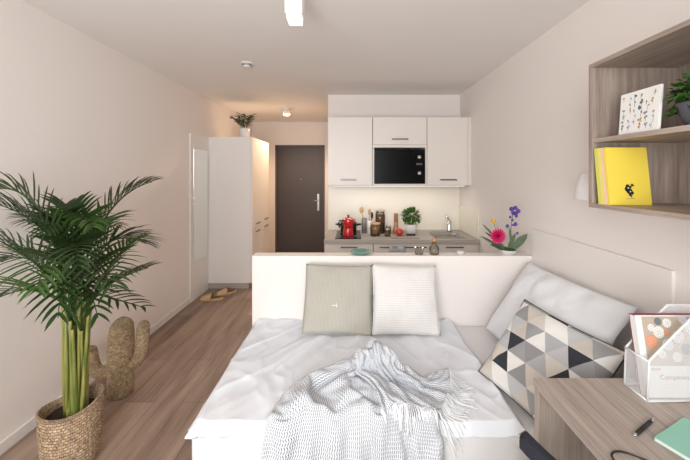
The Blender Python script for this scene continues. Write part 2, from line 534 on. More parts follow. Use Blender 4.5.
def catmull(P, n=8):
    P = [Vector(p) for p in P]; out = []
    for i in range(len(P) - 1):
        a, b, c, d_ = P[max(0, i - 1)], P[i], P[i + 1], P[min(len(P) - 1, i + 2)]
        for k in range(n):
            t_ = k / n
            out.append(.5 * ((2 * b) + (c - a) * t_ + (2 * a - 5 * b + 4 * c - d_) * t_ ** 2 + (3 * b - a - 3 * c + d_) * t_ ** 3))
    out.append(P[-1]); return out

# ------------------------------------------------------------------ ROOM
XL, XR, ZC = -1.88, 1.36, 2.49
YB, YK, YE, XH = -1.0, 3.875, 5.90, -0.287
struct(obj('floor', MB().box(XL - .12, XR + .12, YB - .12, YE + .12, -0.1, 0), M['floor']))
struct(obj('ceiling', MB().box(XL - .12, XR + .12, YB - .12, YE + .12, ZC, ZC + .1), M['ceiling']))
struct(obj('wall_left', MB().box(XL - .12, XL, YB - .12, YE + .12, 0, ZC), M['wall']))
struct(obj('wall_right', MB().box(XR, XR + .12, YB - .12, YK, 0, ZC), M['wall']))
struct(obj('wall_kitchen', MB().box(XH, XR + .12, YK, YK + .12, 0, ZC), M['wall']))
struct(obj('wall_hall', MB().box(XH, XH + .12, YK + .12, YE, 0, ZC), M['wall']))
DX0, DX1, DZ = -1.44, -0.50, 2.05
mb = MB(); mb.box(XL, DX0, YE, YE + .12, 0, ZC); mb.box(DX1, XH + .12, YE, YE + .12, 0, ZC); mb.box(DX0, DX1, YE, YE + .12, DZ, ZC)
struct(obj('wall_entry', mb, M['wall']))
WX0, WX1, WZ0, WZ1 = -1.5, 1.25, 0.65, 2.40
mb = MB(); mb.box(XL, WX0, YB - .12, YB, 0, ZC); mb.box(WX1, XR, YB - .12, YB, 0, ZC)
mb.box(WX0, WX1, YB - .12, YB, 0, WZ0); mb.box(WX0, WX1, YB - .12, YB, WZ1, ZC)
struct(obj('wall_back', mb, M['wall']))
# window behind the camera
mb = MB(); t = .06
mb.box(WX0, WX1, YB - .09, YB - .02, WZ0, WZ0 + t); mb.box(WX0, WX1, YB - .09, YB - .02, WZ1 - t, WZ1)
for x in (WX0, (WX0 + WX1) / 2 - t / 2, WX1 - t): mb.box(x, x + t, YB - .09, YB - .02, WZ0 + t, WZ1 - t)
win = struct(obj('window_1', mb, M['trim']))
for a, b in ((WX0 + t, (WX0 + WX1) / 2 - t / 2), ((WX0 + WX1) / 2 + t / 2, WX1 - t)):
    obj('pane', MB().box(a, b, YB - .058, YB - .052, WZ0 + t, WZ1 - t), M['pane'], win)
# entry door
d = struct(obj('door_1', MB().box(DX0 + .03, DX1 - .03, YE + .02, YE + .065, 0.005, DZ - .03), M['door']))
mb = MB(); mb.box(DX0, DX0 + .03, YE - .012, YE + .1, 0, DZ); mb.box(DX1 - .03, DX1, YE - .012, YE + .1, 0, DZ); mb.box(DX0, DX1, YE - .012, YE + .1, DZ - .03, DZ)
obj('door_frame', mb, mat('dark_door_frame', (88, 78, 76), .5), d)
hp = obj('handle_plate', MB().box(-.645, -.605, YE + .008, YE + .02, .80, 1.12, .004), M['steel'], d)
mb = MB(); mb.tube([(-.625, YE + .01, 1.0), (-.625, YE - .045, 1.0), (-.64, YE - .05, 1.0), (-.745, YE - .05, 1.0)], .009)
obj('lever', mb, M['steel'], hp)
obj('peephole', MB().lathe([(.011, 0), (.011, .008), (.005, .009)], mtx=Matrix.Translation((-.955, YE + .02, 1.40)) @ Matrix.Rotation(math.pi / 2, 4, 'X'), n=14), M['steel'], d)
# skirting boards
struct(obj('baseboard_left', MB().box(XL, XL + .014, YB, 3.58, 0, .065, .003), M['trim']))
struct(obj('baseboard_right', MB().box(XR - .014, XR, YB, 1.28, 0, .065, .003), M['trim']))
struct(obj('baseboard_entry', MB().box(-1.88, DX0 - .005, YE - .014, YE, 0, .065, .003), M['trim']))
struct(obj('baseboard_hall', MB().box(XH - .014, XH, YK + .02, YE - .02, 0, .065, .003), M['trim']))

# ------------------------------------------------------------------ KITCHEN
struct(obj('trim_1', MB().box(XH + .004, XR - .004, YK - .008, YK, .805, 1.372), M['splash']))
o = tag(obj('splash_guard', MB().box(XR - .012, XR, 3.28, YK - .01, .807, 1.11, .002), M['splash']), 'low cream splash guard panel on the right wall beside the sink', 'splashback')
# wall cupboards
CF = 3.5
def wall_cupboard(x0, x1, z0, z1, hx0, hx1, hz, label):
    r = thing('wall_cupboard', label, 'cupboard', ((x0 + x1) / 2, CF, z0), group='white kitchen wall cupboards')
    obj('body', MB().box(x0 + .001, x1 - .001, CF + .02, YK - .01, z0, z1), M['carcass'], r, True)
    dd = obj('door', MB().box(x0 + .002, x1 - .002, CF, CF + .019, z0 + .002, z1 - .002, .0015), M['cab'], r, True)
    mb = MB(); mb.box(hx0, hx1, CF - .022, CF - .014, hz - .007, hz + .007, .002)
    for hx in (hx0 + .012, hx1 - .02): mb.box(hx, hx + .008, CF - .015, CF + .001, hz - .004, hz + .004)
    obj('handle', mb, M['handle'], dd, True)
    return r
wall_cupboard(-.262, .243, 1.372, 2.143, -.115, .06, 1.435, 'tall white wall cupboard left of the microwave')
wall_cupboard(.246, .857, 1.83, 2.143, .46, .645, 1.893, 'short white flap cupboard above the microwave')
wall_cupboard(.860, 1.322, 1.372, 2.143, 1.0, 1.19, 1.435, 'white wall cupboard right of the microwave by the wall')
o = tag(obj('filler_strip', MB().box(1.324, XR, CF + .004, YK - .01, 1.372, 2.143, .001), M['cab']), 'narrow white filler strip between right wall cupboard and wall', 'trim')
# open niche for the microwave
mb = MB(); mb.box(.246, .857, CF + .005, YK - .01, 1.80, 1.829); mb.box(.246, .857, CF + .005, YK - .01, 1.372, 1.388)
mb.box(.246, .262, CF + .005, YK - .01, 1.388, 1.80); mb.box(.841, .857, CF + .005, YK - .01, 1.388, 1.80)
tag(obj('microwave_niche', mb, M['cab']), 'white open shelf frame around the black microwave', 'shelf')
r = thing('microwave', 'black built-in microwave oven under the flap cupboard', 'microwave', (.55, CF, 1.389))
obj('body', MB().box(.266, .837, CF + .02, CF + .33, 1.389, 1.775, .004), M['black'], r, True)
obj('glass_door', MB().box(.268, .70, CF - .002, CF + .019, 1.392, 1.772, .004), M['black_gloss'], r, True)
cp = obj('control_panel', MB().box(.703, .835, CF - .001, CF + .019, 1.392, 1.772, .004), M['black_gloss'], r, True)
for z in (1.69, 1.51):
    obj('knob', MB().lathe([(.022, 0), (.02, .016), (.0, .017)], mtx=Matrix.Translation((.77, CF - .001, z)) @ Matrix.Rotation(math.pi / 2, 4, 'X'), n=18), M['chrome'], cp, True)
obj('display', MB().box(.735, .805, CF - .003, CF - .001, 1.6, 1.625), mat('grey_display', (74, 78, 82), .3), cp, True)
r = thing('added_fill_strip', 'added slim fill light strip under the white wall cupboards, brightening the splashback', 'lamp', (.55, 3.56, 1.36))  # unseen strip, added to brighten the splashback
obj('housing', MB().box(-.20, 1.30, 3.545, 3.575, 1.361, 1.371, .001), M['lamp_white'], r, True)
obj('diffuser', MB().box(-.195, 1.295, 3.548, 3.572, 1.358, 1.3605), M['diffuser'], r, True)
area('splashback_fill', (.50, 3.56, 1.355), (0, 0, 0), 1.25, .02, 2.4, (1.0, .93, .84))  # fill light added under the cupboards to lift splashback and worktop
# base units
BF = 3.29
def base_unit(x0, x1, hx0, hx1, label, drawers):
    r = thing('base_cabinet', label, 'cabinet', ((x0 + x1) / 2, BF, 0), group='white kitchen base units')
    obj('body', MB().box(x0 + .001, x1 - .001, BF + .02, YK - .01, .08, .762), M['carcass'], r, True)
    obj('plinth', MB().box(x0 + .001, x1 - .001, BF + .06, BF + .075, 0, .079), M['cab'], r, True)
    zs = [(.09, .755)] if not drawers else [(.60, .755), (.09, .597)]
    for k, (z0, z1) in enumerate(zs):
        dd = obj('drawer' if (drawers and k == 0) else 'door', MB().box(x0 + .002, x1 - .002, BF, BF + .019, z0, z1, .0015), M['cab'], r, True)
        hz = z1 - .03
        mb = MB(); mb.box(hx0, hx1, BF - .024, BF - .016, hz - .006, hz + .006, .002)
        for hx in (hx0 + .012, hx1 - .02): mb.box(hx, hx + .008, BF - .017, BF + .001, hz - .004, hz + .004)
        obj('handle', mb, M['handle'], dd, True)
base_unit(-.284, .235, -.11, .07, 'white base cabinet left, under the hob and red coffee pot', True)
base_unit(.238, .925, .30, .80, 'wide white base cabinet in the middle, under the jars and herb', True)
base_unit(.928, 1.356, 1.0, 1.19, 'white base cabinet right, under the sink', False)
# worktop with a hole for the sink
ZT = .805
SX0, SX1, SY0, SY1 = .92, 1.26, 3.36, 3.72
mb = MB(); mb.box(XH + .003, SX0, 3.265, YK - .009, .763, ZT); mb.box(SX1, XR - .002, 3.265, YK - .009, .763, ZT)
mb.box(SX0, SX1, 3.265, SY0, .763, ZT); mb.box(SX0, SX1, SY1, YK - .009, .763, ZT)
tag(obj('worktop', mb, M['counter']), 'grey stone-look kitchen worktop along the back wall', 'worktop')
r = thing('sink', 'stainless steel sink set into the right end of the worktop', 'sink', (1.08, 3.54, ZT))
mb = MB()
def bas(u, v):
    k = [(1.07, .004), (1.0, .005), (.97, -.004), (.93, -.025), (.86, -.036), (.4, -.039), (.02, -.039)]
    s_, z = k[min(int(v * 6 + 1e-6), 6)]
    a = u * 2 * math.pi; c, s2 = math.cos(a), math.sin(a)
    q = 0.35
    x = math.copysign(abs(c) ** q, c); y = math.copysign(abs(s2) ** q, s2)
    return Vector((1.09 + x * .168 * s_, 3.54 + y * .178 * s_, ZT + z))
mb.grid(bas, 40, 6, closed_u=True)
obj('basin', mb, M['steel'], r, True)
mb = MB(); mb.lathe([(.032, 0), (.032, .02), (.027, .03), (.026, .11), (.027, .13), (.0, .137)], 1.19, 3.765, ZT + .001, 16)
obj('tap_body', mb, M['chrome'], r, True)
mb = MB(); mb.tube([(1.19, 3.765, ZT + .09), (1.17, 3.70, ZT + .135), (1.14, 3.62, ZT + .14), (1.13, 3.60, ZT + .115)], .014)
obj('spout', mb, M['chrome'], r, True)
mb = MB(); mb.tube([(1.19, 3.765, ZT + .13), (1.175, 3.76, ZT + .165), (1.14, 3.75, ZT + .20)], [.016, .014, .012])
obj('tap_lever', mb, M['chrome'], r, True)
# hob
r = thing('hob', 'black glass two-ring hob in the worktop under the red coffee pot', 'hob', (-.03, 3.55, ZT))
obj('glass_plate', MB().box(-.17, .11, 3.31, 3.80, ZT, ZT + .006, .002), M['black_gloss'], r, True)
for y in (3.43, 3.67):
    mb = MB(); mb.lathe([(.075, 0), (.085, 0), (.085, .001), (.075, .001), (.075, 0)], -.03, y, ZT + .006, 32, cap0=False, cap1=False)
    obj('ring_mark', mb, M['ink_grey'], r, True)
# black saucepan behind
r = thing('saucepan', 'black two-handled saucepan on the hob behind the red coffee pot', 'pot', (-.03, 3.67, ZT + .008))
mb = MB(); mb.lathe([(.0, 0), (.088, 0), (.095, .01), (.095, .105), (.098, .108), (.091, .108), (.09, .012), (0, .01)], n=32, cap0=False, cap1=False)
obj('pan', mb, M['black'], r)
mb = MB(); mb.lathe([(.097, .109), (.09, .122), (.03, .132), (0, .134)], n=32, cap0=False, cap1=False)
ld = obj('lid', mb, M['black'], r)
obj('lid_knob', MB().lathe([(.008, .133), (.009, .143), (.018, .148), (.014, .158), (0, .16)], n=14), M['black'], ld)
for sx in (-1, 1):
    mb = MB(); mb.tube([(sx * .09, -.03, .085), (sx * .135, -.025, .092), (sx * .15, 0, .094), (sx * .135, .025, .092), (sx * .09, .03, .085)], .008)
    obj('handle', mb, M['black'], r)
# red moka pot
r = thing('coffee_pot', 'red stovetop coffee pot with black handle on the front hob ring', 'coffee pot', (-.03, 3.43, ZT + .008))
mb = MB(); mb.lathe([(0, 0), (.062, 0), (.064, .01), (.052, .088), (.05, .095)], n=8, cap0=False); obj('boiler', mb, M['red'], r)
mb = MB(); mb.lathe([(.046, .096), (.05, .1), (.066, .185), (.064, .188)], n=8); obj('pouring_chamber', mb, M['red'], r)
mb = MB(); mb.lathe([(.064, .189), (.05, .2), (.02, .21), (0, .211)], n=8, cap0=False); ld = obj('lid', mb, M['red'], r)
obj('knob', MB().lathe([(.007, .21), (.012, .222), (.009, .234), (0, .236)], n=12), M['black'], ld)
mb = MB(); mb.tube([(-.06, 0, .17), (-.1, 0, .172), (-.105, 0, .15), (-.098, 0, .09)], [.008, .009, .009, .007]); obj('handle', mb, M['black'], r)
mb = MB(); mb.prism([(.05, .15), (.085, .186), (.05, .186)], .03, Matrix.Translation((0, -.015, 0))); obj('spout', mb, M['red'], r)

def jar(x, y, rad, h, fill, fm, lidm, label, lid='flat'):
    r = thing('storage_jar', label, 'jar', (x, y, ZT + .001), group='glass jars on the worktop')
    mb = MB(); mb.lathe([(0, 0), (rad, 0), (rad, h * .9), (rad * .85, h * .95), (rad * .85, h)], n=24, cap0=False, cap1=False)
    obj('glass_body', mb, M['jar'], r)
    mb = MB(); mb.lathe([(0, .007), (rad * .92, .007), (rad * .92, h * fill), (0, h * fill + .004)], n=20, cap0=False, cap1=False); obj('contents', mb, fm, r)
    mb = MB(); mb.lathe([(0, h + .001), (rad * .95, h + .001), (rad * .95, h + .018), (rad * .9, h + .02), (0, h + .02)], n=24, cap0=False, cap1=False); obj('lid', mb, lidm, r)
jar(.345, 3.66, .058, .245, .86, M['nuts'], M['steel'], 'tall glass jar of brown pasta behind the short jar')
jar(.275, 3.50, .058, .125, .85, M['pasta'], M['wood_lt'], 'short wide jar of beige grains in front of the tall jar')
jar(.435, 3.62, .033, .07, .7, M['nuts'], M['steel'], 'small spice jar left of the wooden pepper mill, at the back')
jar(.405, 3.47, .03, .065, .7, M['pasta'], M['steel'], 'small spice jar in front of the tall jar, near the worktop edge')
# utensil holders
r = thing('utensil_holder', 'grey cylinder of wooden spoons beside the tall jar', 'utensil holder', (.155, 3.66, ZT + .001))
mb = MB(); mb.lathe([(0, 0), (.03, 0), (.03, .17), (.027, .17), (.027, .006), (0, .006)], n=20, cap0=False, cap1=False); obj('holder', mb, M['grey_pl'], r)
def spoon(nm, label, x0, x1, y0, top, hm, base, hw=.022):
    r = thing(nm, label, 'spoon', (x0, y0, base), group='kitchen utensils in the holders')
    mb = MB(); mb.tube([(0, 0, 0), ((x1 - x0) * .6, 0, (top - base) * .65), (x1 - x0, 0, top - base - .06)], [.005, .005, .006]); obj('shaft', mb, hm, r)
    mb = MB(); mb.ball((x1 - x0, 0, top - base - .03), hw, .006, .04); obj('bowl', mb, hm, r)
spoon('wooden_spoon', 'wooden spoon leaning left out of the grey cylinder', .16, .125, 3.66, 1.105, M['wood_lt'], ZT + .009, .026)
r = thing('utensil_holder', 'slim white cylinder holding pale utensils beside the grey cylinder', 'utensil holder', (.215, 3.64, ZT + .001))
mb = MB(); mb.lathe([(0, 0), (.026, 0), (.026, .15), (.023, .15), (.023, .006), (0, .006)], n=20, cap0=False, cap1=False); obj('holder', mb, M['ceramic'], r)
spoon('wooden_spatula', 'pale wooden spatula standing in the slim white cylinder', .21, .218, 3.645, 1.085, M['wood_lt'], ZT + .009, .018)
spoon('black_ladle', 'black spoon leaning right in the slim white cylinder', .222, .246, 3.635, 1.045, M['black'], ZT + .009, .016)
# pepper mill
r = thing('pepper_mill', 'tall reddish wooden pepper mill behind the tomato', 'pepper mill', (.525, 3.62, ZT + .001))
mb = MB(); mb.lathe([(0, 0), (.04, 0), (.042, .02), (.03, .07), (.024, .1), (.026, .14)], n=20, cap0=False); obj('body', mb, M['amber'], r)
mb = MB(); mb.lathe([(.024, .141), (.025, .16), (.024, .225), (.026, .235), (.0, .238)], n=20); obj('cap', mb, M['amber'], r)
r = thing('chopping_board', 'small grey-brown chopping board in front of the white herb pot', 'chopping board', (.585, 3.42, ZT + .001))
obj('board', MB().box(-.15, .15, -.09, .09, 0, .014, .004), M['oak_x'], r)
r = thing('tomato', 'big red tomato on the left of the chopping board', 'tomato', (.535, 3.42, ZT + .016))
mb = MB(); mb.ball((0, 0, .04), .046, .046, .04, 20, 12); obj('flesh', mb, M['copper'], r)
mb = MB()
for k in range(5):
    a = k * 1.257; mb.poly([(0, 0, .081), (.006 * math.cos(a + .8), .006 * math.sin(a + .8), .081), (.022 * math.cos(a + .4), .022 * math.sin(a + .4), .079), (.006 * math.cos(a), .006 * math.sin(a), .081)])
obj('calyx', mb, M['leaf'], r)
r = thing('kitchen_knife', 'black-handled knife lying on the right of the chopping board', 'knife', (.665, 3.42, ZT + .016))
mb = MB(); mb.box(-.055, .045, -.012, .012, 0, .018, .005); obj('handle', mb, M['black'], r)
mb = MB(); mb.prism([(0, 0), (.0, .002), (-.001, .002)], .0, None) if False else mb.box(-.13, -.056, -.012, .010, .007, .009); obj('blade', mb, M['steel'], r)

def leaf_blade(mb, p, dirv, L, W, droop=.25, up=Vector((0, 0, 1)), seg=3):
    dirv = dirv.normalized(); side = dirv.cross(up)
    if side.length < 1e-4: side = Vector((1, 0, 0))
    side.normalize(); nrm = side.cross(dirv)
    rows = []
    for i in range(seg + 1):
        t_ = i / seg
        c = p + dirv * (L * t_) - up * (droop * L * t_ * t_)
        wd = W * math.sin(math.pi * min(1, (t_ * .92 + .08))) ** .8
        rows.append((mb.bm.verts.new(c - side * wd / 2 + nrm * wd * .18), mb.bm.verts.new(c), mb.bm.verts.new(c + side * wd / 2 + nrm * wd * .18)))
    for i in range(seg):
        for k in (0, 1):
            f = mb.bm.faces.new((rows[i][k], rows[i][k + 1], rows[i + 1][k + 1], rows[i + 1][k])); f.smooth = True
def rnd(a, b): return random.uniform(a, b)
# basil
r = thing('potted_herb', 'leafy green basil in a white pot at the back of the worktop', 'potted plant', (.69, 3.58, ZT + .001))
mb = MB(); mb.lathe([(0, 0), (.058, 0), (.074, .118), (.07, .12), (.066, .105), (0, .1)], n=28, cap0=False, cap1=False); obj('pot', mb, M['ceramic'], r)
obj('soil', MB().lathe([(0, .103), (.062, .1)], n=20, cap0=False, cap1=False), M['soil'], r)
mb = MB()
for k in range(9):
    a = k * .7; mb.tube([(.02 * math.cos(a), .02 * math.sin(a), .1), (.05 * math.cos(a), .05 * math.sin(a), .2), (.075 * math.cos(a), .075 * math.sin(a), .25)], .003, 5)
obj('stems', mb, M['leaf'], r)
mb = MB()
for k in range(210):
    a = rnd(0, 6.28); e = math.asin(rnd(-.75, 1)); dv = Vector((math.cos(a) * math.cos(e), math.sin(a) * math.cos(e), math.sin(e)))
    rr = rnd(.55, 1)
    c = Vector((dv.x * .095, dv.y * .08, dv.z * .088)) * rr + Vector((0, 0, .215))
    leaf_blade(mb, c, dv + Vector((rnd(-.5, .5), rnd(-.5, .5), rnd(-.2, .5))), rnd(.035, .055), rnd(.024, .036), .3)
obj('foliage', mb, M['leaf'], r)
# towel on the middle handle
def tw(u, v):
    z = .725 + .012 - v * .30 if v > .08 else .737
    return Vector((.405 + u * .17, BF - .031 - .0015 * math.sin(u * 9 + v * 3), z))
mb = MB(); mb.grid(tw, 14, 14)
for f in mb.bm.faces: f.smooth = True
o = obj('dish_towel', mb, M['towel'], loc=(.49, BF - .03, .44)); solid(o, .003, 1)
tag(o, 'blue-grey checked dish towel hanging on the wide middle drawer handle', 'towel')

# ------------------------------------------------------------------ WARDROBE, MIRROR, HALL
WY0, WY1, WXF, WZ = 4.05, 4.87, -1.29, 1.985
r = thing('wardrobe', 'tall white wardrobe with four doors beside the mirror', 'wardrobe', (-1.58, 4.46, 0))
obj('body', MB().box(XL + .004, WXF - .02, WY0, WY1, .075, WZ, .001), M['white_lam'], r, True)
obj('plinth', MB().box(XL + .004, WXF - .05, WY0 + .01, WY1 - .01, 0, .074), M['carcass'], r, True)
ym = (WY0 + WY1) / 2
for (a, b) in ((WY0 + .002, ym - .0015), (ym + .0015, WY1 - .002)):
    for (z0, z1, hz) in ((.08, .775, .725), (.779, WZ - .003, .83)):
        dd = obj('door', MB().box(WXF - .019, WXF, a, b, z0, z1, .0015), M['white_lam'], r, True)
        yc = (a + b) / 2
        mb = MB(); mb.box(WXF + .022, WXF + .03, yc - .08, yc + .08, hz - .007, hz + .007, .002)
        for y in (yc - .065, yc + .057): mb.box(WXF, WXF + .023, y, y + .008, hz - .004, hz + .004)
        obj('handle', mb, M['handle'], dd, True)
r = thing('wall_panel', 'tall pale panel on the left wall behind the mirror', 'panel', (XL + .01, 3.83, 0))
obj('board', MB().box(XL + .001, XL + .018, 3.60, WY0 - .002, 0, 1.975, .001), M['white_lam'], r, True)
r = thing('mirror', 'tall narrow frameless mirror beside the wardrobe', 'mirror', (XL + .02, 3.83, .45))
obj('backing', MB().box(XL + .019, XL + .024, 3.655, 4.0, .455, 1.795), M['trim'], r, True)
obj('glass', MB().box(XL + .0242, XL + .029, 3.65, 4.005, .45, 1.80, .001), M['mirror'], r, True)
# plant on the wardrobe
r = thing('potted_plant', 'dark leafy plant in a white pot on top of the wardrobe', 'potted plant', (-1.43, 4.17, WZ + .001))
mb = MB(); mb.lathe([(0, 0), (.06, 0), (.068, .125), (.064, .128), (.06, .115), (0, .11)], n=24, cap0=False, cap1=False); obj('pot', mb, M['ceramic'], r)
obj('soil', MB().lathe([(0, .113), (.057, .112)], n=18, cap0=False, cap1=False), M['soil'], r)
for k in range(9):
    a = k * 2.4 + .3; sp_ = rnd(.07, .16); h = rnd(.15, .25)
    if k == 0: a, sp_, h = math.pi, .17, .20
    mb = MB(); pts = [Vector((.02 * math.cos(a), .02 * math.sin(a), .11)), Vector((sp_ * .5 * math.cos(a), sp_ * .5 * math.sin(a), .11 + h * .5)), Vector((sp_ * math.cos(a), sp_ * math.sin(a), .11 + h * .8))]
    mb.tube(pts, .004, 5)
    for q in range(9):
        t_ = .25 + .75 * q / 8
        c = pts[0].lerp(pts[1], min(1, t_ * 2)) if t_ < .5 else pts[1].lerp(pts[2], t_ * 2 - 1)
        aa = a + (1 if q % 2 else -1) * rnd(.6, 1.3)
        leaf_blade(mb, c, Vector((math.cos(aa), math.sin(aa), rnd(.2, .8))), rnd(.07, .11), rnd(.03, .042), .25)
    obj('stalk', mb, M['leaf_dk'], r)
# ceiling fittings
r = thing('ceiling_light', 'small white round downlight on the hall ceiling, lit', 'ceiling light', (-.98, 4.72, ZC - .1))
obj('housing', MB().lathe([(.052, .022), (.054, .022), (.054, .0995), (0, .0995)], n=28, cap0=False, cap1=False), M['lamp_white'], r)
obj('diffuser', MB().lathe([(0, .0), (.04, .002), (.05, .012), (.0505, .022)], n=28, cap0=False, cap1=False), M['glow'], r)
l = bpy.data.lights.new('hall_lamp', 'SPOT'); l.energy = 92; l.color = (1.0, .72, .46); l.spot_size = math.radians(150); l.spot_blend = .5; l.shadow_soft_size = .045
lo = bpy.data.objects.new('hall_lamp', l); COL.objects.link(lo); lo.location = (-.98, 4.72, ZC - .105)
r = thing('ceiling_light', 'square white ceiling spotlight hanging above the bed', 'ceiling light', (-.293, 1.62, ZC - .200))
obj('housing', MB().box(-.045, .045, -.045, .045, .03, .1995, .003), M['lamp_white'], r)
obj('diffuser', MB().box(-.036, .036, -.036, .036, 0, .0295, .004), M['diffuser'], r)
r = thing('smoke_detector', 'small round white smoke detector on the ceiling', 'smoke detector', (-.93, 2.77, ZC - .036))
obj('base', MB().lathe([(.05, .024), (.052, .026), (.052, .0355), (0, .0355)], n=28, cap0=False, cap1=False), M['lamp_white'], r)
obj('sensor_cap', MB().lathe([(0, 0), (.026, .002), (.034, .01), (.036, .0235)], n=28, cap0=False, cap1=False), M['lamp_white'], r)
mb = MB()
for k in range(14):
    a = k * 2 * math.pi / 14; mb.box(-.006, .006, -.0015, .0015, .008, .018, mtx=Matrix.Rotation(a, 4, 'Z') @ Matrix.Translation((0, -.0368, .002)))
obj('vents', mb, M['ink_grey'], r)

# sandals
def sandal(name, label, loc, rz, mirror=1):
    r = thing(name, label, 'sandal', loc, rz, 'pair of tan sandals')
    def out(t_):
        wd = (.034 + .014 * math.sin(t_ * math.pi * 1.0) + .012 * t_) * (1 if t_ < .93 else .8)
        return wd
    pts = []
    n = 28
    for i in range(n):
        a = i / n * 2 * math.pi
        yy = math.cos(a); xx = math.sin(a)
        hw = .036 + .011 * (yy * .5 + .5)
        pts.append((xx * hw + mirror * .006 * yy, yy * .13))
    mb = MB()
    vs0 = [mb.bm.verts.new(Vector((x, y, 0))) for x, y in pts]; vs1 = [mb.bm.verts.new(Vector((x * 1.02, y * 1.01, .024))) for x, y in pts]
    mb.bm.faces.new(vs0); mb.bm.faces.new(list(reversed(vs1)))
    for i in range(n): mb.bm.faces.new((vs0[i], vs0[(i + 1) % n], vs1[(i + 1) % n], vs1[i]))
    obj('sole', mb, M['tan'], r)
    mb = MB(); vs = [mb.bm.verts.new(Vector((x * .86, y * .92, .0255))) for x, y in pts]; mb.bm.faces.new(vs); obj('insole', mb, M['tan_dk'], r)
    mb = MB()
    def up(u, v):
        a = u * math.pi; y = .0 + v * .115
        hw = .047 * (1 - .35 * max(0, v - .55) ** 1.4 * 2)
        return Vector((math.cos(a) * hw + mirror * .004, y, .012 + math.sin(a) * (.066 - .034 * v)))
    mb.grid(up, 16, 10); o = obj('upper', mb, M['tan'], r); solid(o, .004, -1)
    mb = MB(); mb.tube([(-.047, .0, .014), (-.034, -.002, .06), (0, -.004, .08), (.034, -.002, .06), (.047, 0, .014)], .004); obj('cuff', mb, M['tan_dk'], r)
sandal('sandal', 'tan closed-toe sandal nearer the camera on the floor by the wall', (-1.66, 3.70, .0005), 1.75)
sandal('sandal', 'tan sandal behind the other, against the wardrobe plinth', (-1.56, 3.88, .0005), 2.25, -1)

# ------------------------------------------------------------------ BED CORNER
PY = 2.30
r = thing('partition', 'low white partition board standing behind the bed', 'partition', (.3, 2.35, 0))
obj('board', MB().box(-.734, XR - .001, PY, PY + .10, 0, .892, .002), M['white_part'], r, True)
r = thing('headboard_panel', 'pale panel fixed to the right wall behind the grey pillow', 'panel', (XR - .01, 1.8, .2))
obj('board', MB().box(XR - .02, XR - .001, 1.295, PY - .001, .2, 1.095, .002), M['white_lam'], r, True)
BX0, BX1, BY0, BY1, BZ = -.700, XR - .022, 1.342, PY - .004, .382
r = thing('bed', 'white single bed with white sheet, set along the partition', 'bed', (.33, 1.8, 0))
obj('base', MB().box(BX0 + .01, BX1, BY0 + .012, BY1, .03, .19, .006), M['white_lam'], r, True)
obj('mattress', MB().box(BX0, BX1, BY0, BY1, .191, BZ, .028, seg=4), M['sheet'], r, True, smooth_all=True)
for x in (BX0 + .08, BX1 - .1):
    for y in (BY0 + .08, BY1 - .1):
        obj('foot', MB().lathe([(.02, 0), (.02, .0295)], x, y, 0, 14), M['carcass'], r, True)
# duvet
DX = (-.716, .755); DY = (1.328, BY1 - .004)
def sstep(a, b, x):
    t_ = max(0, min(1, (x - a) / (b - a))); return t_ * t_ * (3 - 2 * t_)
def duvet_h(x, y):
    p = Vector((x, y, 0))
    d1 = (x * .62 + y * .78); d2 = (-x * .78 + y * .62)
    n1 = noise.noise(Vector((d1 * 2.2, d2 * 9.0, .3)))
    n2 = noise.noise(Vector((d1 * 5.0 + 3, d2 * 22.0, 1.7)))
    n3 = noise.noise(Vector((x * 3.1, y * 3.1, 5.2)))
    e1 = (-x * .5 + y * .86); e2 = (x * .86 + y * .5)
    n4 = noise.noise(Vector((e1 * 3, e2 * 14, 9.1)))
    r1 = 1 - abs(noise.noise(Vector((d1 * 2.6 + n3, d2 * 10.0, 4.4))))
    r2 = 1 - abs(noise.noise(Vector((e1 * 2.2 + n1 * .6, e2 * 8.0, 6.1))))
    m = .5 + .5 * noise.noise(Vector((x * 2.4, y * 2.4, 11.0)))
    return .420 + .008 * n1 + .003 * n2 + .008 * n3 + .003 * n4 + .016 * m * r1 ** 5 + .013 * (1 - m) * r2 ** 5
def duvet_pt(u, v):
    x = DX[0] + u * (DX[1] - DX[0]); y = DY[0] + v * (DY[1] - DY[0])
    ex = noise.noise(Vector((y * 4.3, 2.2, 0))) * .012; ey = noise.noise(Vector((x * 2.1, 7.7, 0))) * .006
    dl, dr, df = x - DX[0], DX[1] - x, y - DY[0]
    z = duvet_h(x, y)
    z -= max(.046 * (1 - sstep(0, .035, dl)), .024 * (1 - sstep(0, .03, dr)), .05 * (1 - sstep(0, .03, df)))
    if dl < .035: x = DX[0] + ex * (1 - dl / .035) + dl * .55 + .016 * sstep(0, .035, dl) 
    if dr < .03: x += ex * .5
    if dl < .035 and df < .03: x += .006
    if df < .03: y = DY[0] + df * .5 + .015 * sstep(0, .03, df) + ey * (1 - df / .03)
    return Vector((x, y, z))
mb = MB()
NU, NV = 180, 130
def warp(t_):  # denser at both borders
    return t_ - .055 * math.sin(2 * math.pi * t_)
mb.grid(lambda u, v: duvet_pt(warp(u), warp(v)), NU, NV)
o = obj('duvet', mb, M['duvet'], loc=(0, 1.8, .38)); solid(o, .018, -1)
tag(o, 'pale grey rumpled duvet covering most of the white bed', 'duvet')

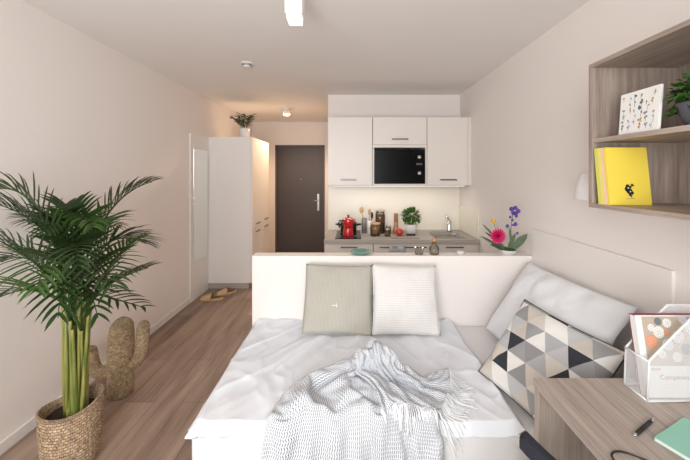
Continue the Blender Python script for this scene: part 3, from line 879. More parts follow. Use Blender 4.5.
# cushions
def cushion_mesh(w_, h_, T, n=44, pinch=.07, wr=.006, seed=0.0, power=.42, sag=0.0):
    mb = MB()
    for side in (1, -1):
        def fn(u, v, side=side):
            a, b = 2 * u - 1, 2 * v - 1
            x = a * w_ / 2 * (1 - pinch * (1 - b * b) * abs(a) ** 3)
            z = b * h_ / 2 * (1 - pinch * (1 - a * a) * abs(b) ** 3)
            k = max(0.0, (1 - a * a) * (1 - b * b)) ** power
            nz = noise.noise(Vector((x * 9 + seed, z * 9, side * 3 + seed))) * wr * 2 + noise.noise(Vector((x * 24, z * 24 + seed, side))) * wr * .6
            y = -side * (T / 2 * k * (1 + sag * (-b)) + nz * min(1, k * 2.5)) 
            return Vector((x, y - 0.0, z))
        mb.grid(fn, n, n)
    bmesh.ops.remove_doubles(mb.bm, verts=mb.bm.verts[:], dist=.0004)
    return mb
def frame(center, ex, ez):
    ex = Vector(ex).normalized(); ez = Vector(ez); ez = (ez - ex * ez.dot(ex)).normalized(); ey = ez.cross(ex)
    m_ = Matrix((ex, ey, ez)).transposed().to_4x4(); m_.translation = Vector(center); return m_
def cushion(name, label, w_, h_, T, mt, m4, cat='cushion', group=None, **kw):
    o = obj(name, cushion_mesh(w_, h_, T, **kw), mt); o.matrix_world = m4; tag(o, label, cat, group); return o
def seam(o, w_, h_, mt, pinch=.07, rad=.0035):
    pts = []
    n = 20
    for (a0, b0, a1, b1) in ((-1, -1, 1, -1), (1, -1, 1, 1), (1, 1, -1, 1), (-1, 1, -1, -1)):
        for i in range(n):
            t_ = i / n; a = a0 + (a1 - a0) * t_; b = b0 + (b1 - b0) * t_
            pts.append((a * w_ / 2 * (1 - pinch * (1 - b * b)), 0, b * h_ / 2 * (1 - pinch * (1 - a * a))))
    pts.append(pts[0]); mb = MB(); mb.tube(pts, rad, 6, cap=False)
    return obj('piping', mb, mt, o)
# sage and white cushions against the partition
c1 = cushion('cushion', 'sage grey striped cushion leaning on the partition', .465, .445, .12, M['sage'],
             frame((-.09, 2.13, .646), (1, -.02, -.015), (.0, .38, 1)), seed=1.0, pinch=.03)
seam(c1, .465, .445, M['sage'], .03)
mb = MB(); mb.box(-.035, .0, -.0672, -.0662, -.045, -.04); mb.box(-.005, .0, -.0672, -.0662, -.055, -.03); obj('stitched_mark', mb, M['paper'], c1)
c2 = cushion('cushion', 'off-white ribbed cushion leaning on the partition right of sage one', .45, .445, .12, M['offw'],
             frame((.372, 2.125, .645), (1, .02, -.03), (.0, .38, 1)), seed=4.0, pinch=.04)
seam(c2, .45, .445, M['offw'], .04)
mb = MB(); mb.box(-.2255, -.2185, -.004, .004, -.09, .02); obj('zip_tag', mb, M['slate_pr'], c2)
# large grey pillow against the side panel
pf = frame((1.13, 1.80, .652), (.06, -1, .02), (.55, .04, .80))
p1 = cushion('pillow', 'large light grey pillow leaning against the right wall panel', .80, .56, .17, M['pillow'], pf, 'pillow', seed=8.0, pinch=.04, power=.5, wr=.008)
# patterned cushion
A = Vector((1.0, 1.845, .75)); B = Vector((1.17, 1.385, .715)); C_ = Vector((.752, 1.665, .40))
ex = B - A; ez = A - C_
cen = (A + B) / 2 - ez * .5
c3 = cushion('cushion', 'cushion with grey, white and black triangle print in front of the grey pillow', .50, .47, .13, M['geo'],
             frame(cen + Vector((-.036, -.038, .034)), ex, ez), seed=6.0, pinch=.05)
# the pillow gives way behind the cushion
bpy.context.view_layer.update()
mi = c3.matrix_world.inverted() @ p1.matrix_world; mo = mi.inverted()
for v in p1.data.vertices:
    q = mi @ v.co
    if abs(q.x) < .25 and abs(q.z) < .235:
        k = max(0.0, (1 - (q.x / .25) ** 2) * (1 - (q.z / .235) ** 2)) ** .42 * .065 + .006
        if -.09 < q.y < k: q.y = k; v.co = mo @ q
seam(c3, .50, .47, M['black'], .05, .003)

# ------------------------------------------------------------------ ITEMS ON THE PARTITION
PZ = .893
r = thing('flower_arrangement', 'pink dahlia and violet delphinium in a low white bowl on the partition', 'flowers', (1.19, 2.35, PZ))
mb = MB(); mb.lathe([(0, 0), (.045, 0), (.062, .032), (.064, .036), (.058, .036), (.05, .012), (0, .01)], n=28, cap0=False, cap1=False); obj('bowl', mb, M['ceramic'], r)
obj('moss', MB().ball((0, 0, .03), .054, .054, .022, nz=.25), M['leaf_dk'], r)
def loc(px, py, D=2.33): return PX(px, py, D) - Vector((1.19, 2.35, PZ))
hd = loc(498, 236, 2.30)
mb = MB(); mb.tube([(-.01, 0, .03), (hd.x * .5 - .01, -.01, hd.z * .6), (hd.x, hd.y + .02, hd.z)], .003, 6); st = obj('dahlia_stem', mb, M['leaf'], r)
mb = MB()
for ring, (n_, L, el) in enumerate(((16, .062, .05), (16, .056, .35), (14, .045, .7), (10, .032, 1.05), (6, .02, 1.35))):
    for k in range(n_):
        a = (k + ring * .5) * 2 * math.pi / n_
        dv = Vector((math.cos(a) * math.cos(el), -math.sin(el), math.sin(a) * math.cos(el)))
        leaf_blade(mb, hd, dv, L, .016, -.0, Vector((0, -1, 0)))
fl = obj('dahlia_bloom', mb, M['pink'], r)
mb = MB()
for k in range(18):
    a = k * 2 * math.pi / 18 + .1
    leaf_blade(mb, hd + Vector((0, .006, 0)), Vector((math.cos(a), .12, math.sin(a))), .068, .014, 0, Vector((0, -1, 0)))
obj('outer_petals', mb, M['pink_lt'], fl)
mb = MB(); sp0 = Vector((.02, 0, .03)); sp1 = loc(514, 206)
mb.tube([sp0, sp0.lerp(sp1, .5) + Vector((-.01, 0, 0)), sp1], [.003, .0025, .002], 6); obj('delphinium_stem', mb, M['leaf'], r)
mb = MB()
for (px, py, s_) in ((511, 209, 1), (515, 208, 1), (518, 211, .9), (513, 213, 1), (516, 213, .8), (510, 217, .6), (516, 216, .7), (512, 220, .6), (515, 224, .9), (513, 225, .5), (507, 226, .8), (517, 233, .6)):
    c = loc(px, py, 2.33 + rnd(-.02, .02))
    for k in range(5):
        a = k * 1.257 + px
        leaf_blade(mb, c, Vector((math.cos(a), -.3, math.sin(a))), .022 * s_, .02 * s_, 0, Vector((0, -1, 0)))
obj('delphinium_bloom', mb, M['purple'], r)
mb = MB()
yb = loc(493.5, 221)
mb.tube([(-.02, 0, .03), (yb.x * .7, 0, yb.z * .5), yb], .002, 5)
obj('yellow_stem', mb, M['leaf_gr'], r)
mb = MB(); mb.ball(yb, .016, nz=.3); obj('yellow_bloom', mb, M['yellow_fl'], r)
mb = MB()
for (px, py, qx, qy, wd) in ((512, 250, 528, 233, .055), (512, 250, 520, 240, .05), (505, 250, 482, 222, .03), (503, 248, 484, 230, .035), (500, 248, 480, 235, .03), (505, 250, 486, 239, .04), (508, 250, 516, 232, .03), (502, 250, 490, 244, .04), (512, 250, 509, 225, .025)):
    a, b = loc(px, py), loc(qx, qy, 2.33 + rnd(-.05, .05)); leaf_blade(mb, a, b - a, (b - a).length, wd, .05, Vector((0, -.6, .8)), 6)
obj('leaves', mb, M['leaf_gr'], r)
# small dishes and glass on the partition
r = thing('dish', 'shallow teal dish on the left half of the partition top', 'dish', (.075, 2.35, PZ))
obj('bowl', MB().lathe([(0, 0), (.035, 0), (.08, .02), (.082, .024), (.076, .022), (.03, .006), (0, .005)], n=32, cap0=False, cap1=False), M['teal'], r)
r = thing('glass_bottle', 'small clear bottle with cork on the partition below the sink', 'bottle', (.63, 2.35, PZ))
obj('bottle', MB().lathe([(0, 0), (.034, 0), (.036, .01), (.036, .05), (.018, .075), (.016, .095), (.018, .097), (.016, .098)], n=24, cap0=False, cap1=False), M['jar'], r)
obj('cork', MB().lathe([(.0135, .08), (.0135, .097), (.02, .099), (.02, .118), (0, .119)], n=16), M['cork'], r)
r = thing('drinking_glass', 'small clear tumbler on the partition left of the corked bottle', 'glass', (.515, 2.35, PZ))
obj('tumbler', MB().lathe([(0, 0), (.03, 0), (.036, .05)], n=24, cap0=False, cap1=False), M['jar'], r)
r = thing('dish', 'small white dish on the partition right of the corked bottle', 'dish', (.83, 2.35, PZ))
obj('bowl', MB().lathe([(0, 0), (.02, 0), (.03, .016), (.031, .02), (.027, .018), (.015, .005), (0, .005)], n=24, cap0=False, cap1=False), M['ceramic'], r)

# ------------------------------------------------------------------ DESK
DZT, DXE, DYE, DYN = .74, .678, 1.155, -.30
r = thing('desk', 'grey oak desk against the right wall in front of the bed', 'desk', (1.02, .45, 0))
obj('desktop', MB().box(DXE, XR - .002, DYN, DYE, DZT - .026, DZT, .0015), M['oak_y'], r, True)
obj('side_panel', MB().box(DXE + .004, XR - .015, DYE - .026, DYE - .001, 0, DZT - .0265, .001), M['oak_z'], r, True)
obj('side_panel', MB().box(DXE + .004, XR - .015, DYN + .001, DYN + .026, 0, DZT - .0265, .001), M['oak_z'], r, True)
obj('back_panel', MB().box(XR - .034, XR - .016, DYN + .027, DYE - .027, .25, DZT - .0265), M['oak_y'], r, True)
# desk chair pushed in at the desk; only the end of its back rail reaches into the photograph
r = thing('desk_chair', 'chair with slim dark navy back rail, pushed in at the desk edge', 'chair', (.709, .742, 0), math.radians(-60.6))
def rail_y(x): return -.205 + .75 * x * x
def pad(z0, z1, hw, th):
    mb = MB()
    def fn(u, v):
        a = v * 2 * math.pi; c, s_ = math.cos(a), math.sin(a); q = .45
        x = (u - .5) * 2 * hw
        return Vector((x, rail_y(x) + th / 2 * math.copysign(abs(c) ** q, c), (z0 + z1) / 2 + (z1 - z0) / 2 * math.copysign(abs(s_) ** q, s_)))
    rows = mb.grid(fn, 24, 20)
    bmesh.ops.remove_doubles(mb.bm, verts=mb.bm.verts[:], dist=.0002)
    bmesh.ops.holes_fill(mb.bm, edges=[e for e in mb.bm.edges if e.is_boundary], sides=40)
    return mb
obj('back_rail', pad(.772, .812, .195, .036), M['navy'], r)
for sx in (-1, 1):
    x = sx * .199
    obj('rail_end_cap', MB().box(x - .004, x + .004, rail_y(.199) - .017, rail_y(.199) + .017, .774, .810, .004), M['chrome'], r)
    x = sx * .15
    mb = MB(); mb.tube(catmull([(x, rail_y(.15), .775), (x, rail_y(.15), .62), (x, rail_y(.15) + .01, .50), (x, -.14, .45), (x, -.04, .43)], 6), .009, 10); obj('back_post', mb, M['chrome'], r)
obj('lumbar_pad', pad(.54, .66, .19, .03), M['navy'], r)
obj('seat', MB().box(-.205, .205, -.15, .235, .435, .478, .02, seg=3), M['navy'], r, smooth_all=True)
for sx in (-1, 1):
    for sy in (-1, 1):
        mb = MB(); mb.tube([(sx * .16, .04 + sy * .13, .436), (sx * .19, .04 + sy * .18, .002)], .010, 10); obj('leg', mb, M['chrome'], r)
# magazine file
FX0, FX1, FY0, FY1 = .987, 1.25, 1.032, 1.118
r = thing('magazine_file', 'white wire mesh magazine file on the desk by the wall', 'magazine file', ((FX0 + FX1) / 2, (FY0 + FY1) / 2, DZT))
zl, zh = DZT + .137, DZT + .288
prof = [(FX0, DZT + .004), (FX1, DZT + .004), (FX1, zh), (1.14, zh), (FX0 + .005, zl)]
for nm, y in (('front_screen', FY0), ('rear_screen', FY1)):
    mb = MB(); mb.poly([(x, y, z) for x, z in prof]); obj(nm, mb, M['mesh'], r, True)
mb = MB(); mb.poly([(FX0, FY0, DZT + .004), (FX0, FY1, DZT + .004), (FX0, FY1, zl), (FX0, FY0, zl)]); obj('end_screen', mb, M['mesh'], r, True)
mb = MB(); mb.poly([(FX1, FY0, DZT + .004), (FX1, FY1, DZT + .004), (FX1, FY1, zh), (FX1, FY0, zh)]); obj('spine_screen', mb, M['mesh'], r, True)
mb = MB(); mb.poly([(FX0, FY0, DZT + .004), (FX1, FY0, DZT + .004), (FX1, FY1, DZT + .004), (FX0, FY1, DZT + .004)]); obj('bottom_screen', mb, M['mesh'], r, True)
mb = MB(); q = .0035
for y in (FY0, FY1):
    mb.tube([(x, y, z) for x, z in prof] + [(prof[0][0], y, prof[0][1])], q, 8)
for (x, z) in ((FX0, DZT + .004), (FX0, zl), (FX1, DZT + .004), (FX1, zh)): mb.tube([(x, FY0, z), (x, FY1, z)], q, 8)
obj('rim', mb, M['wire'], r, True)
# catalogue leaning back inside the file
bx0, th = FX0 + .006, .022
p0 = Vector((bx0, FY0 + .010, DZT + .009)); p1 = Vector((bx0 + .002, FY1 - th - .010, DZT + .262))
zdir = (p1 - p0).normalized(); xdir = Vector((1, 0, 0)); H = .260; Wd = .225
mk = frame(p0, xdir, zdir)
r = thing('catalogue', 'thick catalogue with button-print cover inside the magazine file', 'catalogue', p0)
Rm = mk.to_3x3().to_4x4()
obj('page_block', MB().box(.001, Wd - .002, .001, th - .001, .001, H - .002, mtx=Rm), M['paper'], r)
obj('cover', MB().box(0, Wd, -.001, .0009, 0, H, mtx=Rm), M['paper'], r)
obj('back_cover', MB().box(0, Wd, th - .0009, th + .001, 0, H, mtx=Rm), M['maroon'], r)
obj('top_edge', MB().box(0, Wd, 0, th, H - .0019, H + .001, mtx=Rm), M['maroon'], r)
ph = obj('cover_picture', MB().box(.022, Wd - .001, -.0014, -.0011, .098, H - .004, mtx=Rm), M['beige_pr'], r)
def disc(mb, x, z, rad, y, n=20):
    f = mb.poly([Rm @ Vector((x + rad * math.cos(k * 2 * math.pi / n), y, z + rad * math.sin(k * 2 * math.pi / n))) for k in range(n)])
random.seed(5)
pls = [(.045, .175, .020, 'orange_pr'), (.075, .205, .019, 'paper'), (.077, .240, .013, 'slate_pr'), (.108, .235, .015, 'paper'), (.103, .205, .011, 'orange_pr'), (.05, .22, .012, 'paper'),
       (.14, .19, .02, 'pale_pr'), (.16, .15, .018, 'slate_pr'), (.10, .165, .019, 'pale_pr'), (.125, .125, .016, 'paper'), (.19, .215, .02, 'paper'), (.2, .16, .016, 'orange_pr'), (.075, .135, .014, 'paper'), (.165, .245, .014, 'pale_pr'), (.05, .125, .013, 'beige_pr'), (.2, .12, .014, 'pale_pr')]
for (x, z, rad, mm) in pls:
    mb = MB(); disc(mb, x, z, rad, -.0017); bo = obj('button_print', mb, M[mm], ph)
    mb = MB()
    for k in range(10):
        a = k * .628; disc(mb, x + rad * .72 * math.cos(a), z + rad * .72 * math.sin(a), rad * .09, -.0019, 6)
    for (dx, dz) in ((-.2, -.2), (.2, -.2), (.2, .2), (-.2, .2)): disc(mb, x + dx * rad, z + dz * rad, rad * .11, -.0019, 6)
    obj('button_detail', mb, M['ink_grey'] if mm != 'orange_pr' else M['paper'], ph)
tm = lambda x, z: Rm @ Matrix.Translation((x, -.0016, z)) @ Matrix.Rotation(math.pi / 2, 4, 'X')
text_part('Companies', .022, M['ink_grey'], r, tm(.055, .055))
mb = MB(); mb.box(.03, .062, -.0016, -.0012, .083, .091, mtx=Rm); obj('cover_label', mb, mat('dusty_rose_print', (206, 168, 160), .6), r)
mb = MB()
for k in range(2): mb.box(.055, .055 + .09 - k * .03, -.0016, -.0012, .038 - k * .01, .040 - k * .01, mtx=Rm)
obj('small_print', mb, M['pale_pr'], r)
# pen, notebook, cable on the desk
a, b = Vector((.817, .894, DZT + .0055)), Vector((.937, .958, DZT + .0055))
dv = (b - a); L = dv.length
r = thing('pen', 'black ballpoint pen lying on the desk beside the mint notebook', 'pen', a)
mb = MB(); mb.tube([dv * .1, dv * .82], .0052, 10); obj('barrel', mb, M['black'], r)
mb = MB(); mb.tube([Vector((0, 0, 0)), dv * .03, dv * .1], [.0012, .003, .005], 10); obj('tip', mb, M['chrome'], r)
mb = MB(); mb.tube([dv * .82, dv * .9, dv * .93], [.0052, .0048, .003], 10); mb.tube([dv * .93, dv], .0025, 8); obj('push_button', mb, M['chrome'], r)
mb = MB(); mb.tube([dv * .85 + Vector((0, 0, .007)), dv * .6 + Vector((0, 0, .0072))], .0014, 6); obj('clip', mb, M['black'], r)
e1 = Vector((.915, .404, 0)); e2 = Vector((.404, -.915, 0))
nm = Matrix((e1, -e2, Vector((0, 0, 1)))).transposed().to_4x4()
r = thing('notebook', 'mint green notebook on the near right corner of the desk', 'notebook', (.863, .883, DZT + .0005))
obj('page_block', MB().box(.001, .177, -.249, -.001, .001, .009, mtx=nm), M['paper'], r)
obj('cover', MB().box(0, .178, -.25, 0, .0092, .0105, .0004, mtx=nm), M['mint'], r)
obj('back_cover', MB().box(0, .178, -.25, 0, 0, .0009, mtx=nm), M['mint'], r)
cz = DZT + .0035
pts = [(.692, .79, cz), (.694, .815, cz), (.703, .836, cz), (.722, .845, cz), (.745, .842, cz), (.775, .823, cz), (.81, .79, cz), (.84, .74, cz), (.85, .66, cz)]
mb = MB(); mb.tube(catmull(pts), .0025, 8); tag(obj('cable', mb, M['black'], loc=(.8, .82, DZT)), 'thin black cable looped on the near edge of the desk', 'cable')

# ------------------------------------------------------------------ WALL SHELF
HX, HYE, HYN, HZ0, HZ1, HT = .998, 1.302, .42, 1.361, 1.958, .018
r = thing('wall_shelf', 'open grey oak box shelf fixed high on the right wall', 'shelf', (1.18, .86, HZ0))
obj('top_board', MB().box(HX, XR - .001, HYN, HYE, HZ1 - HT, HZ1, .001), M['shelf_y'], r, True)
obj('bottom_board', MB().box(HX, XR - .001, HYN, HYE, HZ0, HZ0 + HT, .001), M['shelf_y'], r, True)
obj('end_panel', MB().box(HX, XR - .001, HYE - HT, HYE, HZ0 + HT, HZ1 - HT, .0005), M['shelf_z'], r, True)
obj('end_panel', MB().box(HX, XR - .001, HYN, HYN + HT, HZ0 + HT, HZ1 - HT, .0005), M['shelf_z'], r, True)
obj('back_panel', MB().box(XR - .012, XR - .001, HYN + HT, HYE - HT, HZ0 + HT, HZ1 - HT), M['shelf_z'], r, True)
MZ = 1.647
obj('middle_board', MB().box(HX + .008, XR - .0125, HYN + HT, HYE - HT, MZ - HT, MZ, .001), M['shelf_y'], r, True)
# yellow notebooks leaning on the end panel
bz = HZ0 + HT + .001
def leaning_book(name, label, y_b, mt, th, W_=.163, H_=.226, x0=1.001, lean=.024):
    r = thing(name, label, 'notebook', (x0, y_b, bz), group='notebooks leaning on the lower shelf')
    Rm2 = Matrix.Rotation(-math.atan2(lean, H_), 4, 'X')
    obj('page_block', MB().box(.001, W_ - .001, .001, th - .001, .001, H_ - .001, mtx=Rm2), M['paper'], r)
    mb = MB(); mb.box(0, W_, 0, .0009, 0, H_, mtx=Rm2); mb.box(0, W_, th - .0009, th, 0, H_, mtx=Rm2); mb.box(0, .0009, .0009, th - .0009, 0, H_, mtx=Rm2)
    cv = obj('cover', mb, mt, r)
    return r, Rm2, cv
yb = 1.198
rb, R2, cv = leaning_book('notebook', 'bright yellow notebook with a black drawing, foremost on the lower shelf', yb, M['ye'], .010)
leaning_book('notebook', 'pale pink notebook behind the bright yellow one on the lower shelf', yb + .0112, M['peach'], .012)
leaning_book('notebook', 'pale yellow notebook behind the pink one on the lower shelf', yb + .0244, M['ye_lt'], .014)
leaning_book('notebook', 'pale lime notebook rearmost of the leaning notebooks on the lower shelf', yb + .0396, M['lime'], .016)
mb = MB()
random.seed(3)
for (x, z, rad) in ((.108, .065, .010), (.116, .055, .012), (.124, .048, .008), (.11, .074, .007), (.121, .07, .006), (.128, .078, .005), (.117, .04, .006), (.105, .058, .006), (.132, .076, .004), (.122, .033, .004)):
    n_ = 9
    x -= .036
    mb.poly([R2 @ Vector((x + rad * rnd(.75, 1.15) * math.cos(k * 6.283 / n_), -.0006, z + rad * rnd(.75, 1.15) * math.sin(k * 6.283 / n_))) for k in range(n_)])
obj('drawing', mb, M['ink'], cv)
mb = MB()
for (x, z) in ((.112, .066), (.119, .052)):
    mb.poly([R2 @ Vector((x - .036 + .003 * math.cos(k * 1.05), -.0009, z + .003 * math.sin(k * 1.05))) for k in range(6)])
obj('drawing_highlight', mb, M['paper'], cv)
mb = MB(); mb.box(.064, .098, -.0007, -.0002, .024, .0255, mtx=R2); obj('caption_line', mb, M['ink_grey'], cv)
# print with little plants on the middle shelf
ang = math.radians(4)
th = .010
Rc = Matrix((Vector((-.02, -1, 0)).normalized(), Vector((1, -.02, 0)).normalized(), Vector((0, 0, 1)))).transposed().to_4x4() @ Matrix.Rotation(-ang, 4, 'X')
r = thing('art_print', 'square white canvas of tiny plant drawings on the middle shelf', 'picture', (1.022, 1.185, MZ + .0015))
cvs = obj('canvas', MB().box(0, .155, 0, th, 0, .152, .001, mtx=Rc), M['paper'], r)
random.seed(21)
inks = [mat('ink_%s' % n, c, .7) for n, c in (('sage', (104, 116, 96)), ('ochre', (176, 140, 90)), ('slate', (92, 98, 112)), ('lilac', (150, 140, 168)))]
for row in range(6):
    for cc in range(6):
        x = .018 + cc * .023 + rnd(-.004, .004); z = .02 + row * .0215 + rnd(-.003, .003)
        if (row + cc * 2) % 9 == 4: continue
        mb = MB()
        s_ = rnd(.9, 1.6)
        mb.box(x - .0006, x + .0006, -.0006, -.0002, z - .008 * s_, z + .005 * s_, mtx=Rc)
        for k in range(random.choice((1, 3, 4))):
            cx, cz_, rr = x + rnd(-.004, .004) * s_, z + rnd(-.001, .007) * s_, rnd(.0015, .0034) * s_
            mb.poly([Rc @ Vector((cx + rr * math.cos(q * 1.05), -.0006 - .0001 * k, cz_ + rr * rnd(.7, 1.3) * math.sin(q * 1.05))) for q in range(6)])
        obj('plant_drawing', mb, random.choice(inks), cvs)
mb = MB(); mb.poly([Rc @ Vector((.082 + .0055 * math.cos(k * .7), -.0008, .088 + .0085 * math.sin(k * .7))) for k in range(9)]); obj('plant_drawing', mb, inks[2], cvs)
# slate pot with trailing plant
r = thing('potted_plant', 'small trailing plant in a slate grey pot on the middle shelf', 'potted plant', (1.088, .952, MZ + .001))
obj('pot', MB().lathe([(0, 0), (.042, 0), (.05, .02), (.066, .072), (.064, .076), (.06, .066), (0, .06)], n=28, cap0=False, cap1=False), M['slate'], r)
obj('soil', MB().lathe([(0, .066), (.059, .065)], n=20, cap0=False, cap1=False), M['soil'], r)
mb = MB()
for k in range(24):
    t_ = k / 23; z = .068 - t_ * .055
pts = []
for k in range(14):
    t_ = k / 13; a = math.pi * (1.10 + .16 * t_ + .07 * math.sin(t_ * 5)); z = .066 - .054 * t_
    rr = .048 + (z - .014) * (.018 / .055) + .004
    pts.append((rr * math.cos(a), rr * math.sin(a), z))
mb.tube(pts, [.0035 + .004 * math.sin(i / 13 * math.pi) for i in range(14)], 6); obj('painted_curl', mb, M['ceramic'], r)
random.seed(8)
mb = MB()
for k in range(260):
    a = rnd(0, 6.28); e = math.asin(rnd(-.6, 1)); dv = Vector((math.cos(a) * math.cos(e), math.sin(a) * math.cos(e), math.sin(e)))
    c = Vector((dv.x * .078, dv.y * .078, dv.z * .052)) * rnd(.5, 1) + Vector((0, 0, .118))
    leaf_blade(mb, c, dv + Vector((rnd(-.7, .7), rnd(-.7, .7), rnd(-.3, .5))), rnd(.018, .030), rnd(.010, .016), .3)
obj('foliage', mb, M['leaf'], r)
for k in range(16):
    a = k * 2.4; rr = rnd(.06, .10); h = rnd(.08, .15) - rr * .3
    if k % 5 == 0: h -= .05; rr += .015
    p0_, p1_, p2_ = Vector((.015 * math.cos(a), .015 * math.sin(a), .065)), Vector((rr * .5 * math.cos(a), rr * .5 * math.sin(a), h + .01)), Vector((rr * math.cos(a), rr * math.sin(a), h - .01))
    mb = MB(); pts = catmull([p0_, p1_, p2_], 6); mb.tube(pts, .0014, 5)
    for i in range(2, len(pts)):
        for s_ in range(3):
            aa = rnd(0, 6.28); leaf_blade(mb, pts[i], Vector((math.cos(aa), math.sin(aa), rnd(-.2, .8))), rnd(.018, .028), rnd(.010, .014), .3)
    obj('trailing_stem', mb, M['leaf'] if k % 3 else M['palm'], r)
# wall lamp behind the shelf
r = thing('wall_lamp', 'small white wall lamp on the right wall beyond the box shelf', 'lamp', (XR, 1.62, 1.44))
obj('mount', MB().box(-.02, -.001, -.035, .035, -.03, .05, .004), M['lamp_white'], r)
obj('arm', MB().tube([(-.02, 0, .02), (-.06, 0, .03), (-.092, 0, .035)], .008), M['lamp_white'], r)
o = obj('lamp_shade', MB().lathe([(.068, -.072), (.036, .060)], -.118, 0, 0, 28, cap0=False, cap1=True), M['lamp_white'], r); solid(o, .002, -1)

# ------------------------------------------------------------------ PALM AND CACTUS BY THE LEFT WALL
random.seed(17)
BC = Vector((-1.44, 1.60, 0))
r = thing('potted_palm', 'tall areca palm in a round seagrass basket by the left wall', 'potted plant', BC)
mb = MB()
prof = [(0, .001), (.098, .001), (.108, .02), (.118, .12), (.124, .22), (.126, .315), (.128, .325), (.121, .328), (.117, .30), (.114, .25)]
def bfn(u, v):
    k = v * 36; i = min(int(k / 4), 8); f = k / 4 - i
    (r0, z0), (r1, z1) = prof[i], prof[min(i + 1, 9)]
    rr = r0 + (r1 - r0) * f; z = z0 + (z1 - z0) * f
    a = u * 2 * math.pi
    wob = 1 + .03 * math.sin(2 * a + .6) * (z / .33)
    z += (.014 * math.cos(a - 0.3) + .012 * math.sin(2 * a)) * max(0, z / .33) ** 2
    rr *= wob; rr += .0025 * math.sin(a * 40 + (i % 2) * math.pi) * (1 if 1 < k / 4 < 7 else .3)
    return Vector((rr * math.cos(a), rr * math.sin(a), z))
mb.grid(bfn, 120, 36, closed_u=True); obj('basket', mb, M['basket'], r)
def soilf(u, v):
    a = u * 6.28318; rr = .113 * v + .001
    return Vector((rr * math.cos(a), rr * math.sin(a), .262 + .012 * noise.noise(Vector((rr * 20 * math.cos(a), rr * 20 * math.sin(a), 0)))))
mb = MB(); mb.grid(soilf, 32, 8, closed_u=True); obj('soil', mb, M['soil'], r)
fr = [  # control pixel + depth, tip pixel + depth, leaflet length, density
    ((46, 176, 1.52), (-6, 190, 1.44), .26, 18), ((60, 215, 1.45), (-20, 200, 1.30), .27, 20), ((52, 255, 1.40), (-25, 232, 1.22), .27, 18),
    ((50, 265, 1.35), (-15, 305, 1.12), .26, 16), ((96, 196, 1.66), (152, 182, 1.74), .25, 22), ((98, 220, 1.72), (146, 244, 1.86), .24, 20),
    ((100, 262, 1.66), (138, 240, 1.60), .24, 18), ((96, 282, 1.60), (148, 268, 1.52), .22, 16), ((92, 292, 1.52), (146, 308, 1.46), .16, 9),
    ((76, 190, 1.62), (92, 228, 1.40), .22, 20), ((64, 190, 1.66), (46, 232, 1.40), .22, 20), ((72, 206, 1.5), (78, 268, 1.2), .22, 20),
    ((58, 222, 1.46), (36, 290, 1.14), .24, 18), ((86, 226, 1.48), (112, 288, 1.18), .24, 18), ((80, 205, 1.76), (66, 205, 1.84), .24, 20),
    ((90, 205, 1.78), (112, 226, 1.95), .24, 18), ((64, 240, 1.42), (58, 318, 1.16), .2, 14), ((82, 250, 1.45), (98, 318, 1.2), .2, 14),
    ((45, 240, 1.5), (2, 262, 1.36), .24, 16), ((56, 205, 1.72), (30, 222, 1.74), .22, 16),
]
def bez(p0, p1, p2, t_): return p0 * (1 - t_) ** 2 + p1 * 2 * t_ * (1 - t_) + p2 * t_ ** 2
for k, (c, tp, LL, nl) in enumerate(fr):
    a = k * 2.4; rr = .008 + .034 * math.sqrt(k / len(fr))
    p0_ = Vector((rr * math.cos(a) + .02, rr * math.sin(a), .262))
    pc, p2_ = PX(*c) - BC, PX(*tp) - BC
    # shared upright cane, then the arching rachis
    top = Vector((p0_.x * 1.3 + pc.x * .24, p0_.y * 1.3 + pc.y * .2, .80 + .1 * math.sin(k * 1.7)))
    cane = catmull([p0_, p0_.lerp(top, .5) + Vector((0, 0, .0)), top], 6)
    mb = MB(); mb.tube(cane, [.0105 - .004 * i / (len(cane) - 1) for i in range(len(cane))], 8); st = obj('stem', mb, M['cane'], r)
    pts = [bez(top, pc, p2_, i / 20) for i in range(21)]
    mb = MB(); mb.tube(pts, [.0072 - .0058 * i / 20 for i in range(21)], 6)
    nl = int(nl * .95)
    for i in range(nl):
        t_ = .26 + .74 * (i + .5) / nl
        p = bez(top, pc, p2_, t_); tan = (bez(top, pc, p2_, min(1, t_ + .02)) - bez(top, pc, p2_, t_ - .02)).normalized()
        side = tan.cross(Vector((0, 0, 1)))
        if side.length < .15: side = Vector((math.cos(a), math.sin(a), 0)).cross(tan)
        side.normalize(); upv = side.cross(tan).normalized()
        for s_ in (-1, 1):
            L = LL * (.55 + .45 * math.sin(math.pi * min(1, t_ * 1.02))) * rnd(.85, 1.1) * (1 - .35 * max(0, t_ - .75) / .25)
            dv = (tan * (.62 + .35 * t_) + side * s_ * (.8 - .3 * t_) + upv * .28 + Vector((rnd(-.08, .08), rnd(-.08, .08), rnd(-.05, .05)))).normalized()
            sg = 5; rows = []
            wside = dv.cross(upv).normalized()
            W_ = rnd(.011, .016)
            for q in range(sg + 1):
                tt = q / sg
                cpt = p + dv * (L * tt) - Vector((0, 0, 1)) * (L * .24 * tt ** 2.2)
                wd = W_ * (math.sin(math.pi * (tt * .86 + .14)) ** .7 if tt < 1 else .05)
                vs = []
                for dd in (-.5, 0, .5):
                    pp = cpt + wside * wd * dd + upv * (abs(dd) * wd * .5)
                    pp.x = max(pp.x, XL + .012 - BC.x + .004 * abs(dd)); vs.append(mb.bm.verts.new(pp))
                rows.append(vs)
            for q in range(sg):
                for z in (0, 1):
                    f = mb.bm.faces.new((rows[q][z], rows[q][z + 1], rows[q + 1][z + 1], rows[q + 1][z])); f.smooth = True
    obj('frond', mb, M['palm'] if k % 3 else M['palm_lt'], r)
